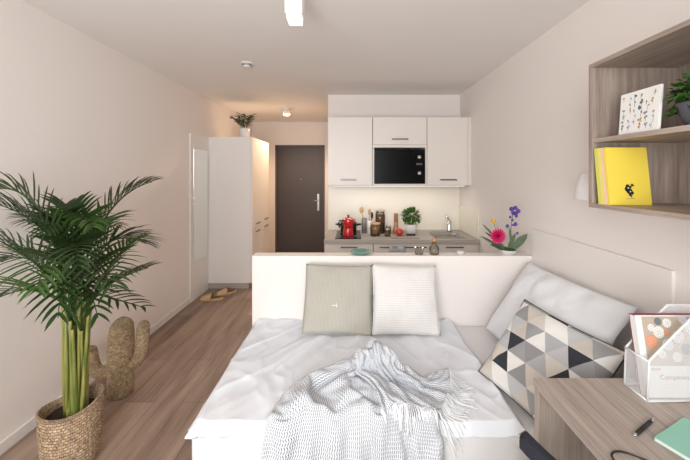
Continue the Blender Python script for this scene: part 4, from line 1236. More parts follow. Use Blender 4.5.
# extra bare canes at the clump's foot
for k in range(6):
    a = k * 1.05 + .4; p0_ = Vector((.04 * math.cos(a) + .015, .036 * math.sin(a), .262)); top = Vector((p0_.x * 1.5, p0_.y * 1.5, .88 + .05 * (k % 3)))
    mb = MB(); mb.tube([p0_, p0_.lerp(top, .5), top], [.009, .008, .004], 8); obj('stem', mb, M['cane'], r)

# woven cactus
CX = Vector((-1.575, 2.12, 0))
r = thing('woven_cactus', 'woven seagrass cactus ornament on the floor beside the palm', 'ornament', CX)
def stalk(name, pts, rads, parent, ribs=0):
    P = catmull(pts, 6); n = len(P)
    Rr = []
    for i in range(n):
        k = i / (n - 1) * (len(rads) - 1); a = min(int(k), len(rads) - 2); Rr.append(rads[a] + (rads[a + 1] - rads[a]) * (k - a))
    mb = MB(); mb.tube(P, Rr, 20)
    for v in mb.bm.verts: v.co += v.co.normalized() * 0
    return obj(name, mb, M['cactus'], parent)
stalk('trunk', [(0, 0, .001), (.0, 0, .05), (0, 0, .2), (0.005, 0, .38), (.01, 0, .47), (.01, 0, .505), (.01, 0, .52)], [.076, .078, .078, .076, .066, .04, .012], r)
stalk('arm', [(.05, 0, .19), (.10, 0, .21), (.135, -.0, .27), (.148, 0, .36), (.155, 0, .45), (.157, 0, .485), (.157, 0, .497)], [.036, .038, .04, .041, .04, .028, .008], r)
stalk('arm', [(-.05, 0, .15), (-.12, 0, .14), (-.17, 0, .16), (-.195, 0, .22), (-.203, 0, .29), (-.204, 0, .315), (-.204, 0, .325)], [.036, .04, .041, .041, .036, .026, .008], r)

# ------------------------------------------------------------------ THROW
# crumpled surface of the throw: rows of points, in steps of half a millimetre; every row starts with its first point, then the steps from point to point
TN = (76, 56); TLO = [-0.3852, 1.2076, 0.0466]
TROWS = [
[3,0,50,19,17,-6,17,16,-7,23,14,-6,29,11,-5,33,5,-3,36,5,-3,36,6,-3,37,5,-3,38,4,-1,39,5,-1,35,9,-1,31,12,-1,33,17,-1,36,21,-2,35,20,-1,36,13,-1,37,-4,0,23,-27,1,29,-22,1,35,-5,-1,34,-7,0,36,-2,0,35,12,-1,38,-6,1,30,-19,3,31,-10,2,31,12,-1,25,22,-1,20,26,-3,21,23,-2,29,10,-1,30,2,-1,30,1,-1,30,-2,-1,30,-4,0,30,-3,1,32,-2,2,33,1,2,29,4,2,27,9,2,29,6,2,30,0,2,15,-23,2,0,-26,3,4,-24,2,15,-21,1,24,-11,1,25,-4,-2,22,0,0,26,-1,0,29,-3,2,28,-2,2,11,18,2,9,13,0,13,7,1,12,1,2],
[4,15,84,15,18,-8,18,16,-6,24,12,-5,32,3,-3,35,2,-2,36,3,-3,35,9,-4,36,11,-3,38,4,-2,38,-3,1,35,7,-1,31,13,-2,34,18,-1,35,22,-1,35,22,-2,36,12,-1,37,-5,0,24,-27,2,28,-23,0,35,-8,0,35,-4,-1,35,1,0,36,11,-1,37,-5,1,28,-22,3,31,-8,2,30,12,-1,26,22,-1,21,25,-2,20,24,-3,29,8,-1,30,1,-1,30,-1,-1,30,-4,0,29,-4,-1,30,-3,1,32,-3,2,33,-1,2,29,3,1,26,9,2,28,13,3,31,3,2,17,-22,3,3,-26,2,3,-24,2,16,-20,2,23,-10,0,24,-5,-1,23,-2,-1,26,-1,1,30,-4,2,27,-2,2,19,11,0,-4,16,1,9,13,1,12,6,1],
[3,34,130,15,18,-8,18,15,-6,27,2,-2,33,0,-3,36,0,-2,36,5,-3,32,18,-5,37,9,-3,37,3,-1,38,-5,0,35,-1,0,32,12,-2,33,19,-1,36,23,-1,34,23,-2,37,13,-1,36,-6,0,25,-27,2,28,-22,0,35,-10,0,35,-2,0,35,4,-1,35,10,-1,36,-6,1,27,-22,3,30,-8,1,30,13,0,26,23,-2,19,26,-2,23,20,-2,30,7,-2,29,-1,-1,29,-5,-1,29,-8,0,29,-4,-1,30,-3,1,32,0,2,32,-3,2,29,1,1,27,10,2,28,13,3,29,13,3,21,-20,3,4,-26,2,4,-24,2,16,-18,1,23,-9,0,23,-6,0,24,-5,0,26,-3,1,30,1,2,27,-4,2,20,7,0,7,14,-1,-9,15,2,3,14,-1],
[1,56,185,16,17,-7,22,9,-4,27,-2,-2,34,-4,-2,37,-1,-2,36,8,-3,29,23,-6,37,8,-3,37,3,-2,37,-2,-1,34,-10,2,34,6,-1,33,20,-2,35,25,-1,35,22,-1,36,14,-1,35,-7,0,27,-26,1,29,-23,1,34,-11,0,35,3,-1,35,6,-1,35,8,-1,35,-6,1,24,-23,3,30,-8,1,30,14,0,26,23,-2,19,26,-3,24,18,-2,30,5,-1,29,-4,-1,28,-9,-1,28,-10,-1,29,1,0,29,-5,1,32,-4,1,31,1,3,29,-1,1,24,16,2,28,15,2,31,12,4,25,-16,3,6,-25,2,5,-24,2,16,-18,2,23,-9,0,22,-9,0,23,-8,0,27,-3,1,29,-4,2,27,5,2,19,7,0,14,10,-1,3,18,0,-4,16,0],
[0,80,246,19,12,-5,23,2,-3,28,-3,-2,34,6,-4,37,-10,0,36,8,-3,27,26,-7,36,8,-3,38,2,-2,36,-2,-1,33,-13,2,35,-1,0,34,19,-1,34,26,-2,35,21,-1,36,15,-1,35,-8,0,28,-25,1,29,-24,2,35,-9,0,35,8,-2,34,5,-1,34,7,-1,34,-6,1,22,-24,3,30,-9,1,29,15,-1,24,24,-2,23,23,-2,25,17,-2,29,3,-1,30,-5,-1,27,-10,-1,26,-14,-1,29,1,0,30,0,1,30,-5,1,30,-6,2,28,1,2,27,13,2,25,23,2,31,13,4,28,-11,3,10,-24,3,4,-24,2,17,-17,1,22,-12,0,21,-12,0,23,-8,1,27,1,1,29,-4,1,22,16,0,20,2,2,16,5,0,13,15,0,0,18,0],
[2,101,310,21,7,-4,23,-1,-2,28,6,-4,35,3,-3,35,-16,2,37,8,-4,25,28,-7,36,9,-3,37,1,-2,37,-1,-1,32,-15,2,34,-7,1,36,14,-1,33,26,-2,35,22,-1,36,14,-1,35,-8,0,30,-25,2,28,-24,1,36,-8,0,34,11,-1,33,7,-2,34,7,-1,33,-6,1,21,-24,3,29,-10,1,28,16,-1,25,22,-2,24,20,-2,25,16,-2,30,2,-1,29,-10,-1,24,-17,-1,29,-5,0,27,9,-1,30,1,1,28,-9,1,28,-10,2,29,-2,1,28,11,2,22,26,3,32,16,4,30,-6,3,14,-22,3,5,-24,2,18,-17,1,20,-15,0,20,-14,1,24,-7,0,27,-2,1,29,1,2,17,19,-1,19,8,0,18,3,2,19,8,0,8,18,0],
[7,120,374,20,3,-3,24,1,-3,26,11,-6,36,-4,-1,34,-19,3,37,10,-3,24,28,-8,36,10,-3,37,2,-2,37,-3,-1,34,-9,1,31,-16,3,37,8,0,32,26,-2,35,21,-1,35,14,-1,36,-9,0,30,-24,1,29,-25,2,36,-6,0,33,12,-2,33,11,-2,32,6,-1,32,-6,1,21,-23,3,29,-11,2,26,18,-2,29,17,-1,23,20,-2,25,14,-2,30,1,-1,28,-16,-1,23,-20,-1,29,1,0,28,9,0,28,5,0,30,-2,1,24,-16,2,28,-7,1,29,7,2,21,29,3,31,17,3,31,-2,4,17,-19,2,9,-23,2,19,-17,1,22,-12,0,17,-19,2,25,-1,-1,26,-5,2,28,-3,1,17,18,-1,13,15,-1,19,5,2,22,4,1,15,14,0],
[12,136,433,21,-1,-2,23,5,-3,24,15,-7,33,-16,2,37,-15,2,36,11,-4,24,28,-7,36,11,-3,38,2,-2,36,-4,0,35,-7,0,30,-18,4,37,1,1,30,28,-2,36,17,-1,35,13,-1,36,-8,0,31,-24,1,29,-25,2,36,-4,-1,32,12,-1,31,13,-2,31,8,-1,32,-6,0,23,-21,3,27,-13,3,29,13,-1,23,24,-2,27,13,-1,25,14,-2,31,-2,-1,22,-23,-1,26,-17,-1,28,8,0,28,6,0,28,5,0,29,2,0,28,-8,1,22,-17,3,31,2,2,20,29,2,29,19,3,31,0,4,20,-16,2,14,-21,2,21,-16,0,11,-23,1,26,-4,0,25,-2,0,26,-3,0,27,-3,1,25,0,0,13,15,0,7,19,0,23,6,2,20,8,1],
[19,150,485,19,-3,-1,22,7,-4,24,17,-7,37,-9,-1,30,-24,7,33,18,-6,37,-7,-5,29,24,-1,36,12,-2,37,-2,0,35,-6,1,30,-17,3,37,-4,2,28,29,-3,36,15,-1,35,10,0,36,-8,0,30,-24,1,29,-25,1,36,-3,0,32,12,-2,29,17,-2,31,9,-1,31,-7,2,25,-17,2,27,-14,4,29,11,-1,23,22,-2,29,5,1,22,19,-2,31,-3,-2,23,-24,0,24,-20,-1,29,4,0,27,8,0,27,9,0,28,3,0,29,-3,0,23,-16,3,30,-5,3,21,27,1,26,23,2,30,-1,3,22,-12,2,17,-20,1,7,-27,-1,27,3,-3,26,1,-3,25,-4,1,26,-6,2,26,-5,1,23,-6,2,20,-2,1,8,19,1,17,17,1,21,6,1],
[24,162,538,20,-2,-1,20,11,-5,26,15,-7,38,-5,-1,36,-15,1,26,-29,0,36,10,-1,30,24,0,34,20,-2,37,2,0,35,-4,1,31,-16,3,35,-8,2,26,29,-2,36,11,-1,35,7,0,36,-6,-1,27,-26,2,31,-22,1,35,-2,0,32,11,-2,27,20,-2,30,9,-1,31,-6,2,27,-13,3,27,-15,4,30,8,1,23,22,-2,29,0,1,22,18,-1,31,-2,-2,22,-25,0,23,-22,0,29,2,-1,25,12,0,28,8,0,28,-2,0,28,4,1,26,-9,1,28,-12,3,26,21,1,18,28,0,29,-2,4,23,-10,1,11,-24,-1,21,-19,-1,26,7,-4,24,11,-6,26,-2,-1,26,-4,0,25,-7,2,22,-8,3,16,-12,3,21,6,2,12,21,1,20,11,1],
[30,175,591,20,-1,-2,19,15,-5,28,12,-5,33,-18,1,31,-25,1,34,-19,1,37,9,-1,34,18,0,28,28,0,37,7,0,35,-2,1,33,-9,2,32,-15,4,24,28,-3,37,3,0,34,7,-1,36,-3,0,24,-29,1,33,-18,2,34,-2,-1,32,11,-1,24,23,-3,31,10,0,31,-4,2,24,-17,4,29,-8,4,31,5,2,24,21,-2,29,-5,3,24,16,-2,32,-1,0,17,-29,0,25,-21,0,28,1,-1,23,17,0,29,-2,0,27,-4,0,27,8,0,28,1,1,27,-11,3,13,29,-5,29,12,3,27,0,4,24,-8,0,16,-23,-1,28,-9,-4,17,21,-10,27,1,-2,26,-2,-1,26,-3,-1,20,-15,3,20,-12,3,20,-8,3,19,11,0,23,6,3,16,16,1],
[36,188,642,19,0,-1,24,4,-4,27,17,-5,22,-31,3,34,-20,1,37,-13,2,38,6,0,37,15,0,25,31,2,36,12,0,32,-16,2,33,-5,2,35,0,2,23,25,-3,36,-4,1,34,4,-1,35,0,-1,22,-27,2,33,-15,1,34,-4,0,32,10,-1,22,25,-2,30,11,0,31,0,1,24,-18,6,30,-2,3,30,1,3,25,17,-1,28,-7,5,29,3,-1,32,6,-1,11,-32,1,28,-15,0,28,-3,0,26,12,-1,25,14,-1,28,1,-1,24,-14,2,27,2,0,29,4,3,0,27,-7,35,1,3,27,1,3,26,-1,-2,25,2,-11,19,-19,2,24,15,-8,24,-14,-2,27,5,-2,25,-6,-1,25,6,-2,23,-5,-2,22,-7,1,16,-16,10,20,11,2,18,12,1],
[42,224,679,18,-2,1,22,-5,1,27,-12,2,29,-17,2,32,-17,2,34,-9,2,35,3,3,35,11,2,35,14,1,34,10,2,32,5,1,30,3,1,31,4,0,30,6,1,31,6,0,31,0,-1,30,-8,0,31,-14,0,30,-12,0,30,-4,0,29,6,0,29,10,0,29,10,2,28,5,1,28,1,2,27,2,3,28,4,2,27,5,3,26,2,2,27,-7,3,26,-15,2,26,-19,1,26,-14,1,25,-5,0,26,5,-1,25,9,-1,24,8,-1,25,6,-2,24,6,-2,24,11,-3,24,15,-2,23,14,-3,24,8,-2,23,-4,-3,22,-14,-2,24,-17,-2,24,-12,-2,25,-6,-2,25,0,-2,24,0,-3,24,-2,-2,22,-2,-2,20,2,-2,18,10,-2,16,15,-1,12,14,-2],
[44,232,720,18,-4,1,22,-5,2,27,-12,3,30,-16,2,32,-15,3,34,-8,3,35,4,3,36,13,2,35,16,3,33,11,2,32,5,1,30,2,1,30,2,1,30,4,0,30,5,0,30,-1,0,30,-9,-1,30,-13,0,29,-11,0,29,-3,0,29,6,0,29,13,1,28,11,1,28,6,2,28,2,3,28,0,3,27,2,3,28,3,4,27,0,3,26,-8,3,27,-17,2,26,-19,2,25,-15,1,26,-4,0,25,6,0,25,11,-2,24,11,-2,24,8,-2,24,7,-3,23,10,-3,24,14,-3,23,14,-4,23,7,-3,23,-5,-3,23,-14,-2,23,-18,-3,25,-13,-3,25,-5,-3,25,1,-3,25,1,-3,24,0,-3,23,-1,-2,21,2,-3,18,9,-2,16,14,-2,13,12,-2],
[46,241,755,18,-5,2,23,-5,2,27,-10,3,30,-15,3,32,-14,4,34,-6,3,35,5,4,36,14,3,35,17,3,33,12,3,32,5,2,30,1,1,30,0,1,29,3,0,30,2,0,29,-1,-1,29,-7,0,29,-13,-1,29,-10,0,29,-3,-12,28,8,0,28,14,0,29,13,10,27,7,19,28,1,-9,28,-1,4,27,-1,4,28,1,4,27,-2,4,26,-9,4,27,-17,3,26,-20,2,26,-15,1,25,-3,0,25,7,0,24,13,-2,24,13,-3,24,9,-3,23,8,-3,23,10,-4,23,13,-4,23,12,-4,23,6,62,23,-5,-18,23,-15,-34,23,-18,-33,25,-13,0,26,-5,0,26,2,-1,25,3,-4,24,1,-3,23,0,-3,22,2,-3,18,8,-3,17,12,-2,12,11,-2],
[50,254,800,18,-6,-15,22,-6,2,27,-9,4,30,-13,4,32,-12,4,35,-5,4,35,6,5,35,15,4,35,18,3,34,13,3,31,5,3,29,-1,1,30,-2,1,29,1,0,29,2,0,29,-1,20,29,-7,-23,28,-11,-30,28,-10,-15,29,-1,0,28,9,0,28,15,23,27,14,30,28,7,21,28,1,10,27,-3,5,28,-3,7,27,-1,9,27,-4,5,26,-10,-33,27,-18,4,26,-20,2,25,-14,2,25,-3,0,25,9,-1,24,15,-2,24,14,-3,23,11,4,23,8,5,23,9,6,23,11,11,22,11,10,23,5,0,23,-5,-19,22,-15,-35,24,-18,-40,25,-14,-21,26,-4,0,26,3,0,26,4,0,25,3,5,23,0,2,22,2,4,19,6,14,16,11,22,13,9,19],
[58,275,797,10,-19,11,24,-10,-1,29,7,-14,31,-9,-17,28,-23,-10,37,-1,2,38,10,7,40,18,40,32,-8,54,41,4,30,29,20,11,18,-26,-7,32,-1,-12,31,5,-7,30,11,-5,19,23,-14,27,-24,-14,30,-19,-29,33,11,-22,32,2,-7,32,-3,16,30,29,26,33,37,-5,17,10,35,29,1,-14,20,-6,22,29,-7,8,28,-5,-10,21,-7,21,27,-16,8,28,-25,-22,25,-19,-38,24,-19,-26,26,-9,-6,29,12,13,25,27,24,18,24,27,26,13,15,15,16,-14,26,6,4,20,2,20,20,10,-17,19,-12,-13,28,1,20,32,-17,-29,6,-37,-42,42,-8,-19,17,11,-21,29,6,7,25,-4,22,27,-2,11,26,0,5,24,2,3,20,13,8,18,23,4,19,0,-14],
[71,275,818,15,-5,-19,13,-6,22,28,-10,-3,28,-18,-16,35,-5,-11,28,17,-17,37,4,28,38,8,47,40,1,49,34,-13,37,34,6,9,13,13,-28,34,-8,-6,25,8,-21,32,3,7,30,10,-8,30,-9,-21,21,-9,-36,33,-19,2,31,1,-4,26,28,2,32,37,-11,22,24,40,30,25,-9,31,2,3,21,-9,20,23,-15,-12,24,-7,18,25,-5,15,27,-16,6,30,-28,-7,27,-29,-26,24,-20,-24,21,5,-18,28,19,8,27,30,16,25,28,18,6,6,30,25,4,6,22,10,-7,16,-4,-20,17,-6,-19,25,5,0,23,-2,26,39,-12,-26,1,-38,-40,37,-11,-24,29,-5,8,27,8,9,29,15,14,30,4,9,26,2,-1,24,3,-6,20,8,-6,16,-11,-15,20,6,-9],
[72,303,806,24,-6,4,22,-11,4,10,-17,-22,31,-1,14,27,-5,-23,24,-16,25,39,-6,26,38,8,47,38,9,50,42,18,24,35,9,-1,29,-2,-18,5,-1,-36,34,9,-4,26,-7,-19,30,10,-9,34,3,-10,36,-8,-16,21,-17,-25,28,1,-9,22,31,6,29,33,25,28,33,29,36,12,14,30,5,-1,28,-1,-12,21,-18,-13,16,-8,24,27,-8,8,27,-15,7,25,-29,-12,35,-27,0,19,-17,-28,22,-13,4,29,21,6,27,32,19,21,31,20,20,24,3,19,-1,-21,-3,-19,-16,20,3,-15,23,5,-8,18,0,20,33,6,13,38,-14,-29,8,-35,-39,41,-13,-2,23,-2,-19,29,10,12,36,11,1,23,12,21,24,-3,-14,16,-12,-14,21,-3,-6,20,1,-9,17,3,-8],
[105,306,792,-7,-18,-16,24,1,3,21,11,18,24,-12,-19,29,7,19,23,-15,26,18,-19,40,40,10,44,46,19,38,43,17,20,32,10,-11,18,-9,-28,33,-1,-21,10,-9,-34,29,1,-15,30,6,-12,32,8,-9,29,-15,-19,32,3,-15,18,-1,23,27,15,23,34,24,31,41,16,26,34,15,15,28,7,-1,27,0,-14,26,0,-16,16,9,-23,17,-23,-6,25,-1,18,30,-21,1,26,-30,-11,32,-14,4,16,-8,-18,29,20,4,30,33,14,7,30,32,18,23,-8,0,-16,-23,26,-2,-1,16,-2,-20,25,4,-3,8,-7,25,37,6,-5,20,-35,-27,44,-8,-28,27,-22,-24,27,7,11,30,8,-16,35,16,10,26,14,20,14,-9,-23,24,-6,-4,20,-6,-7,20,0,-4,17,2,-2],
[72,324,788,20,-5,4,24,4,-1,23,8,-15,16,-14,25,15,-18,25,26,-9,27,38,5,26,53,11,25,35,18,48,44,17,15,24,7,-23,15,-13,-29,29,-9,-28,31,0,-22,17,-5,-28,28,4,-14,31,5,-13,35,1,-3,33,4,7,17,-1,26,31,18,15,42,25,18,23,13,45,33,16,13,29,6,-1,29,-4,-10,29,-5,-11,26,-7,-14,20,-9,-17,5,-10,-27,29,-17,1,36,-13,6,23,-21,-10,24,0,-6,28,22,6,11,24,39,12,36,20,6,9,-26,25,-1,5,17,-5,-22,23,-2,-16,15,-12,21,24,8,10,10,-25,-27,26,-22,-32,43,-7,-27,36,-8,-15,29,2,0,32,17,4,33,16,22,33,16,0,26,-7,-9,13,-8,-19,21,-7,6,18,-2,-6,15,0,2],
[73,359,777,17,-4,12,21,2,-10,7,-10,25,23,-3,22,30,-8,16,35,-7,14,44,0,13,27,9,50,45,22,34,45,15,11,10,0,-32,18,-12,-29,29,-11,-29,28,-6,-27,28,3,-19,30,7,-7,32,6,-4,33,3,-5,24,-1,22,30,7,2,33,18,12,17,10,48,44,26,8,21,17,28,20,-5,-20,25,-14,-13,27,-15,-10,27,-4,-12,25,5,-11,26,0,-9,23,-16,-13,28,-20,-8,28,-12,-3,25,4,3,21,21,22,10,23,39,18,38,2,20,11,-19,21,-4,16,12,-6,-29,23,-20,10,13,-4,-27,27,8,10,-2,-26,-25,43,-18,2,35,-4,-34,31,-8,-24,29,2,-3,28,14,20,39,13,-15,35,16,-2,26,3,12,18,-9,-16,19,-9,10,18,-4,-2,13,-1,-9],
[74,394,779,21,-6,1,8,-4,21,25,-2,9,31,-7,1,31,-7,16,32,-4,20,17,-3,41,36,13,41,55,16,9,39,17,20,19,-1,-26,4,-13,-35,28,-13,-32,32,-5,-24,32,4,-10,30,1,7,30,9,-4,32,5,-4,30,3,-9,24,11,15,10,-3,38,41,29,11,40,28,15,21,15,28,19,-5,-19,23,-17,-16,29,-16,-6,26,-12,9,25,-10,-1,25,-8,-8,25,-9,-11,23,2,-21,26,-13,2,21,11,-8,14,9,32,18,38,21,16,35,-18,12,-10,25,16,4,-21,34,-5,8,17,-14,-27,24,-2,-21,27,-4,-13,21,-27,13,15,-18,-37,45,3,15,17,-3,-34,24,3,-16,37,11,2,40,21,-3,32,14,16,29,4,-4,20,-10,-13,18,-12,13,17,-6,-8,15,-3,2],
[96,417,776,1,-1,21,20,-3,9,26,-1,-4,32,-4,8,23,-5,27,16,-10,33,22,-1,38,51,12,9,52,18,13,36,17,24,18,-2,-27,-4,-14,-34,26,-15,-35,38,-5,-16,34,0,1,27,4,-14,28,9,-7,30,7,-4,25,4,17,13,-6,26,32,19,9,40,28,12,39,27,18,20,15,27,15,-7,-21,25,-18,-12,29,-19,4,27,-12,-9,25,-10,6,25,-8,2,24,-11,-3,26,-11,-7,11,7,-24,21,1,13,29,22,-6,6,33,33,32,9,19,23,13,6,9,4,-24,0,-22,-27,35,3,-18,33,-1,0,19,-25,2,34,-6,-8,4,-17,-39,39,-17,-16,33,11,15,27,-8,-7,30,24,-8,32,27,-19,33,16,17,21,-1,-20,23,-11,9,24,-11,5,16,-10,-13,15,-3,3],
[100,446,785,18,-9,3,14,3,16,26,1,-4,9,-10,35,25,-1,25,15,-9,33,43,3,6,49,11,9,48,18,16,33,16,25,15,-2,-27,-9,-15,-34,29,-16,-33,42,-7,-7,31,0,-11,24,4,-18,28,11,-1,25,5,15,18,-3,24,28,8,3,32,18,8,38,28,14,38,25,17,18,13,30,21,-7,-16,22,-18,-19,27,-22,12,26,-12,-10,25,-9,-5,25,-7,4,25,-8,3,25,-10,-2,24,-7,-3,6,20,-15,26,22,9,30,28,16,11,1,42,10,20,-17,-4,-19,-20,22,-2,-33,40,-2,-1,33,-13,9,20,-8,-24,33,-6,-3,6,-16,-35,31,-18,-26,33,-10,-10,29,5,-2,26,29,-1,37,20,16,27,16,-23,20,0,20,27,-5,1,26,-11,-7,18,-13,-13,16,-5,7],
[114,473,781,17,-9,6,19,-1,10,-5,-5,25,23,2,30,19,-3,30,33,-2,16,41,2,-4,47,11,11,38,15,31,37,17,9,10,-3,-29,-8,-16,-34,31,-18,-32,42,-7,-9,24,-7,-21,28,10,-2,23,5,18,23,5,17,28,7,-4,27,9,10,29,17,15,35,22,23,37,13,27,26,16,-19,23,4,14,17,-18,-24,24,-23,18,28,-14,-6,24,-7,-9,25,-5,-6,24,-8,-1,25,-7,-1,26,-5,8,25,11,4,9,34,-11,11,-18,37,12,38,6,10,19,-14,-4,-19,-21,37,-1,-18,36,-13,12,30,-6,-20,26,-7,-18,31,-7,2,14,-13,-31,32,-23,-10,20,-3,-30,29,4,2,29,19,19,34,25,-23,32,22,-10,13,-4,25,25,-8,-12,29,-12,-4,23,-12,-9,17,-6,6],
[124,498,792,16,-7,5,-6,-11,18,15,5,22,21,2,33,27,1,24,36,-2,-3,39,3,3,44,11,11,29,14,37,36,15,-4,5,-3,-29,-1,-16,-35,30,-20,-33,34,-17,-21,32,4,0,26,5,11,25,8,15,25,7,13,23,-4,15,25,13,5,28,12,18,34,16,25,37,25,-11,29,18,6,13,-16,-20,35,3,-1,26,-27,6,20,-15,20,23,-5,-12,26,-2,-9,19,-14,11,23,1,-9,25,-3,6,12,1,-22,23,0,29,11,26,27,9,37,-10,2,13,-21,4,-15,-22,45,-5,3,43,-13,1,19,-7,-28,29,-5,-11,30,-7,2,22,-14,-23,30,-22,-3,11,-3,-34,28,2,9,30,22,-8,33,23,-25,32,9,22,24,13,3,9,-19,-22,33,-10,-1,29,-10,0,19,-7,-1],
[135,514,815,5,-14,12,19,-6,-6,20,-8,15,20,14,33,13,18,29,34,0,-10,38,3,1,36,11,22,27,13,36,30,13,-17,-5,-5,-28,23,-15,-27,30,-20,-34,33,-19,-21,19,-9,24,24,2,13,24,3,17,25,12,13,25,8,7,25,8,9,27,14,14,35,22,8,39,19,2,19,13,-25,23,-7,-14,24,-8,26,36,-14,-9,21,-15,19,24,-9,1,27,-4,-3,16,-6,-21,19,2,13,9,-13,-19,22,-1,16,32,14,-2,1,23,35,9,33,-17,-8,0,-26,28,6,1,39,-16,-25,45,-9,13,24,-7,-27,29,-6,2,25,-7,-17,30,-14,-5,19,-21,-20,30,-13,-5,5,8,-26,32,12,-17,33,25,19,32,13,16,20,16,-13,11,-18,-21,36,-11,-1,31,-11,0,22,-8,-1],
[164,514,806,1,2,22,16,-7,9,25,-12,-2,21,18,33,0,32,23,33,1,8,35,5,-9,26,11,31,29,12,29,18,10,-30,24,-11,-9,24,-23,-19,23,-11,-41,32,-18,-25,11,-7,28,21,0,16,29,6,-5,21,14,17,23,8,13,22,8,13,27,13,12,35,20,6,38,17,6,31,1,-11,0,-1,-26,32,-3,15,38,-13,-3,23,-15,18,23,-9,7,21,-4,-17,19,-1,-21,26,0,4,16,-10,18,15,-4,-21,21,17,12,-5,18,39,5,30,-20,2,9,-26,27,-1,-9,41,-11,-12,47,-9,11,35,-15,-16,23,-5,-17,27,-6,1,16,-14,-20,29,-18,-4,24,-14,-19,26,3,-12,16,17,-27,39,23,9,19,8,31,16,15,-15,17,-15,-22,38,-12,-3,33,-13,1,24,-9,0],
[190,523,819,5,-18,-2,13,12,12,25,-5,8,14,29,30,-1,34,21,31,4,15,33,5,-9,21,12,31,33,9,23,27,1,-20,23,-14,-3,23,-24,-18,18,-4,-45,29,-16,-30,9,-7,30,23,-1,11,28,6,-18,28,7,9,19,13,18,21,7,12,30,3,8,25,28,8,30,22,14,33,1,2,4,-5,-25,27,-17,-11,34,5,20,27,-14,12,12,-22,-9,27,5,-10,29,7,-6,16,-3,21,12,-10,-19,22,-1,-7,16,19,21,-16,12,32,4,26,-26,20,-8,10,27,8,-13,29,-3,-35,49,-10,0,34,-18,-19,31,-1,2,25,-5,-7,20,-13,-16,27,-16,-2,19,-13,-23,27,2,-10,20,16,-26,38,22,5,7,-3,39,15,14,-20,26,-7,-19,39,-13,-8,36,-14,1,26,-10,-1],
[218,522,803,6,-12,9,17,3,14,2,31,3,9,32,32,16,26,26,30,6,19,33,4,-9,20,12,30,34,7,19,30,-12,-1,23,-10,-7,22,-24,-18,21,-15,-42,17,4,-41,18,-19,12,14,10,21,32,1,-4,28,10,-12,22,8,13,19,8,16,29,1,6,32,10,10,27,26,12,13,27,13,14,-27,-2,17,1,-29,31,-24,-9,25,-14,13,25,-1,-2,17,14,21,30,5,-2,12,-11,-24,24,4,-4,24,-1,6,-5,20,24,-34,-13,10,35,15,20,8,23,-8,22,4,-20,34,-1,-33,45,-19,-20,40,-12,-10,31,-2,2,21,-9,-13,25,-5,-8,26,-17,7,23,-10,-19,16,-3,-25,34,9,2,30,28,-9,5,-6,38,22,13,-11,21,-6,-27,41,-14,-12,39,-14,-2,27,-10,-1],
[254,527,805,5,-7,11,4,20,8,0,20,27,9,46,4,24,23,29,27,8,23,34,3,-4,29,-9,17,29,15,18,27,-7,13,22,-9,-8,22,-27,-11,21,-21,-39,10,11,-42,21,-19,-4,14,11,20,31,1,10,25,15,-16,25,9,-3,23,-6,6,26,2,7,28,14,15,25,26,12,21,-3,18,7,-4,24,15,-16,-27,17,10,-36,26,-14,14,23,-2,8,25,-2,-12,30,4,-2,20,4,16,15,12,-17,14,-5,22,-28,11,9,-7,-10,35,30,15,12,23,-7,-2,19,18,-18,34,-5,-33,35,6,-38,38,-13,-20,28,-9,-8,25,-4,-1,19,-12,12,22,-9,-17,24,-9,-18,28,-9,-1,23,11,-23,31,25,8,4,-9,37,20,12,-18,28,-5,-20,41,-14,-17,41,-15,-4,29,-10,-4],
[281,548,825,6,-10,12,-7,8,24,7,29,16,22,46,-22,22,30,27,28,9,23,29,0,15,32,-9,-5,31,1,15,21,8,20,20,-10,-6,21,-28,-4,22,-27,-32,6,16,-39,17,-11,-21,22,-3,8,22,14,24,33,-1,3,26,6,-5,16,16,-12,26,3,-1,29,4,5,32,3,19,20,10,21,0,10,21,14,-37,7,17,-1,-36,10,26,-22,22,-7,-1,29,2,6,13,-11,28,13,20,-17,23,8,7,23,2,11,-18,-2,25,-3,-10,36,28,-9,15,23,1,-1,21,11,-21,24,15,-37,38,-6,-36,21,-32,-21,31,2,-7,23,7,-2,22,5,-9,26,-9,-10,26,-12,-11,23,-5,-17,20,8,-27,26,14,26,12,-6,36,22,11,-16,26,-4,-26,42,-14,-21,43,-16,-4,30,-10,-9],
[302,570,853,4,-7,14,7,-1,20,10,35,-5,26,41,-27,19,36,27,30,6,22,29,-9,2,19,7,23,28,2,15,23,-3,-17,21,-9,-3,23,-21,13,24,-36,-16,7,9,-38,15,0,-27,23,-6,2,22,15,25,36,-8,11,28,7,-4,19,12,-13,17,18,-9,27,2,8,18,8,27,19,12,19,19,-3,5,-3,-23,26,-13,-5,-36,32,5,-7,23,0,1,16,-22,4,6,31,1,27,10,10,20,6,14,21,-2,11,12,-23,13,-6,9,34,30,3,-2,6,-1,20,19,3,-20,28,9,-37,31,-22,-37,31,-7,-31,1,7,-30,21,-4,-12,21,1,-11,23,-11,-11,28,-8,-11,27,3,-13,29,15,-5,18,-10,33,25,14,23,9,1,-27,37,3,-7,43,-15,-21,46,-16,-10,31,-11,-12],
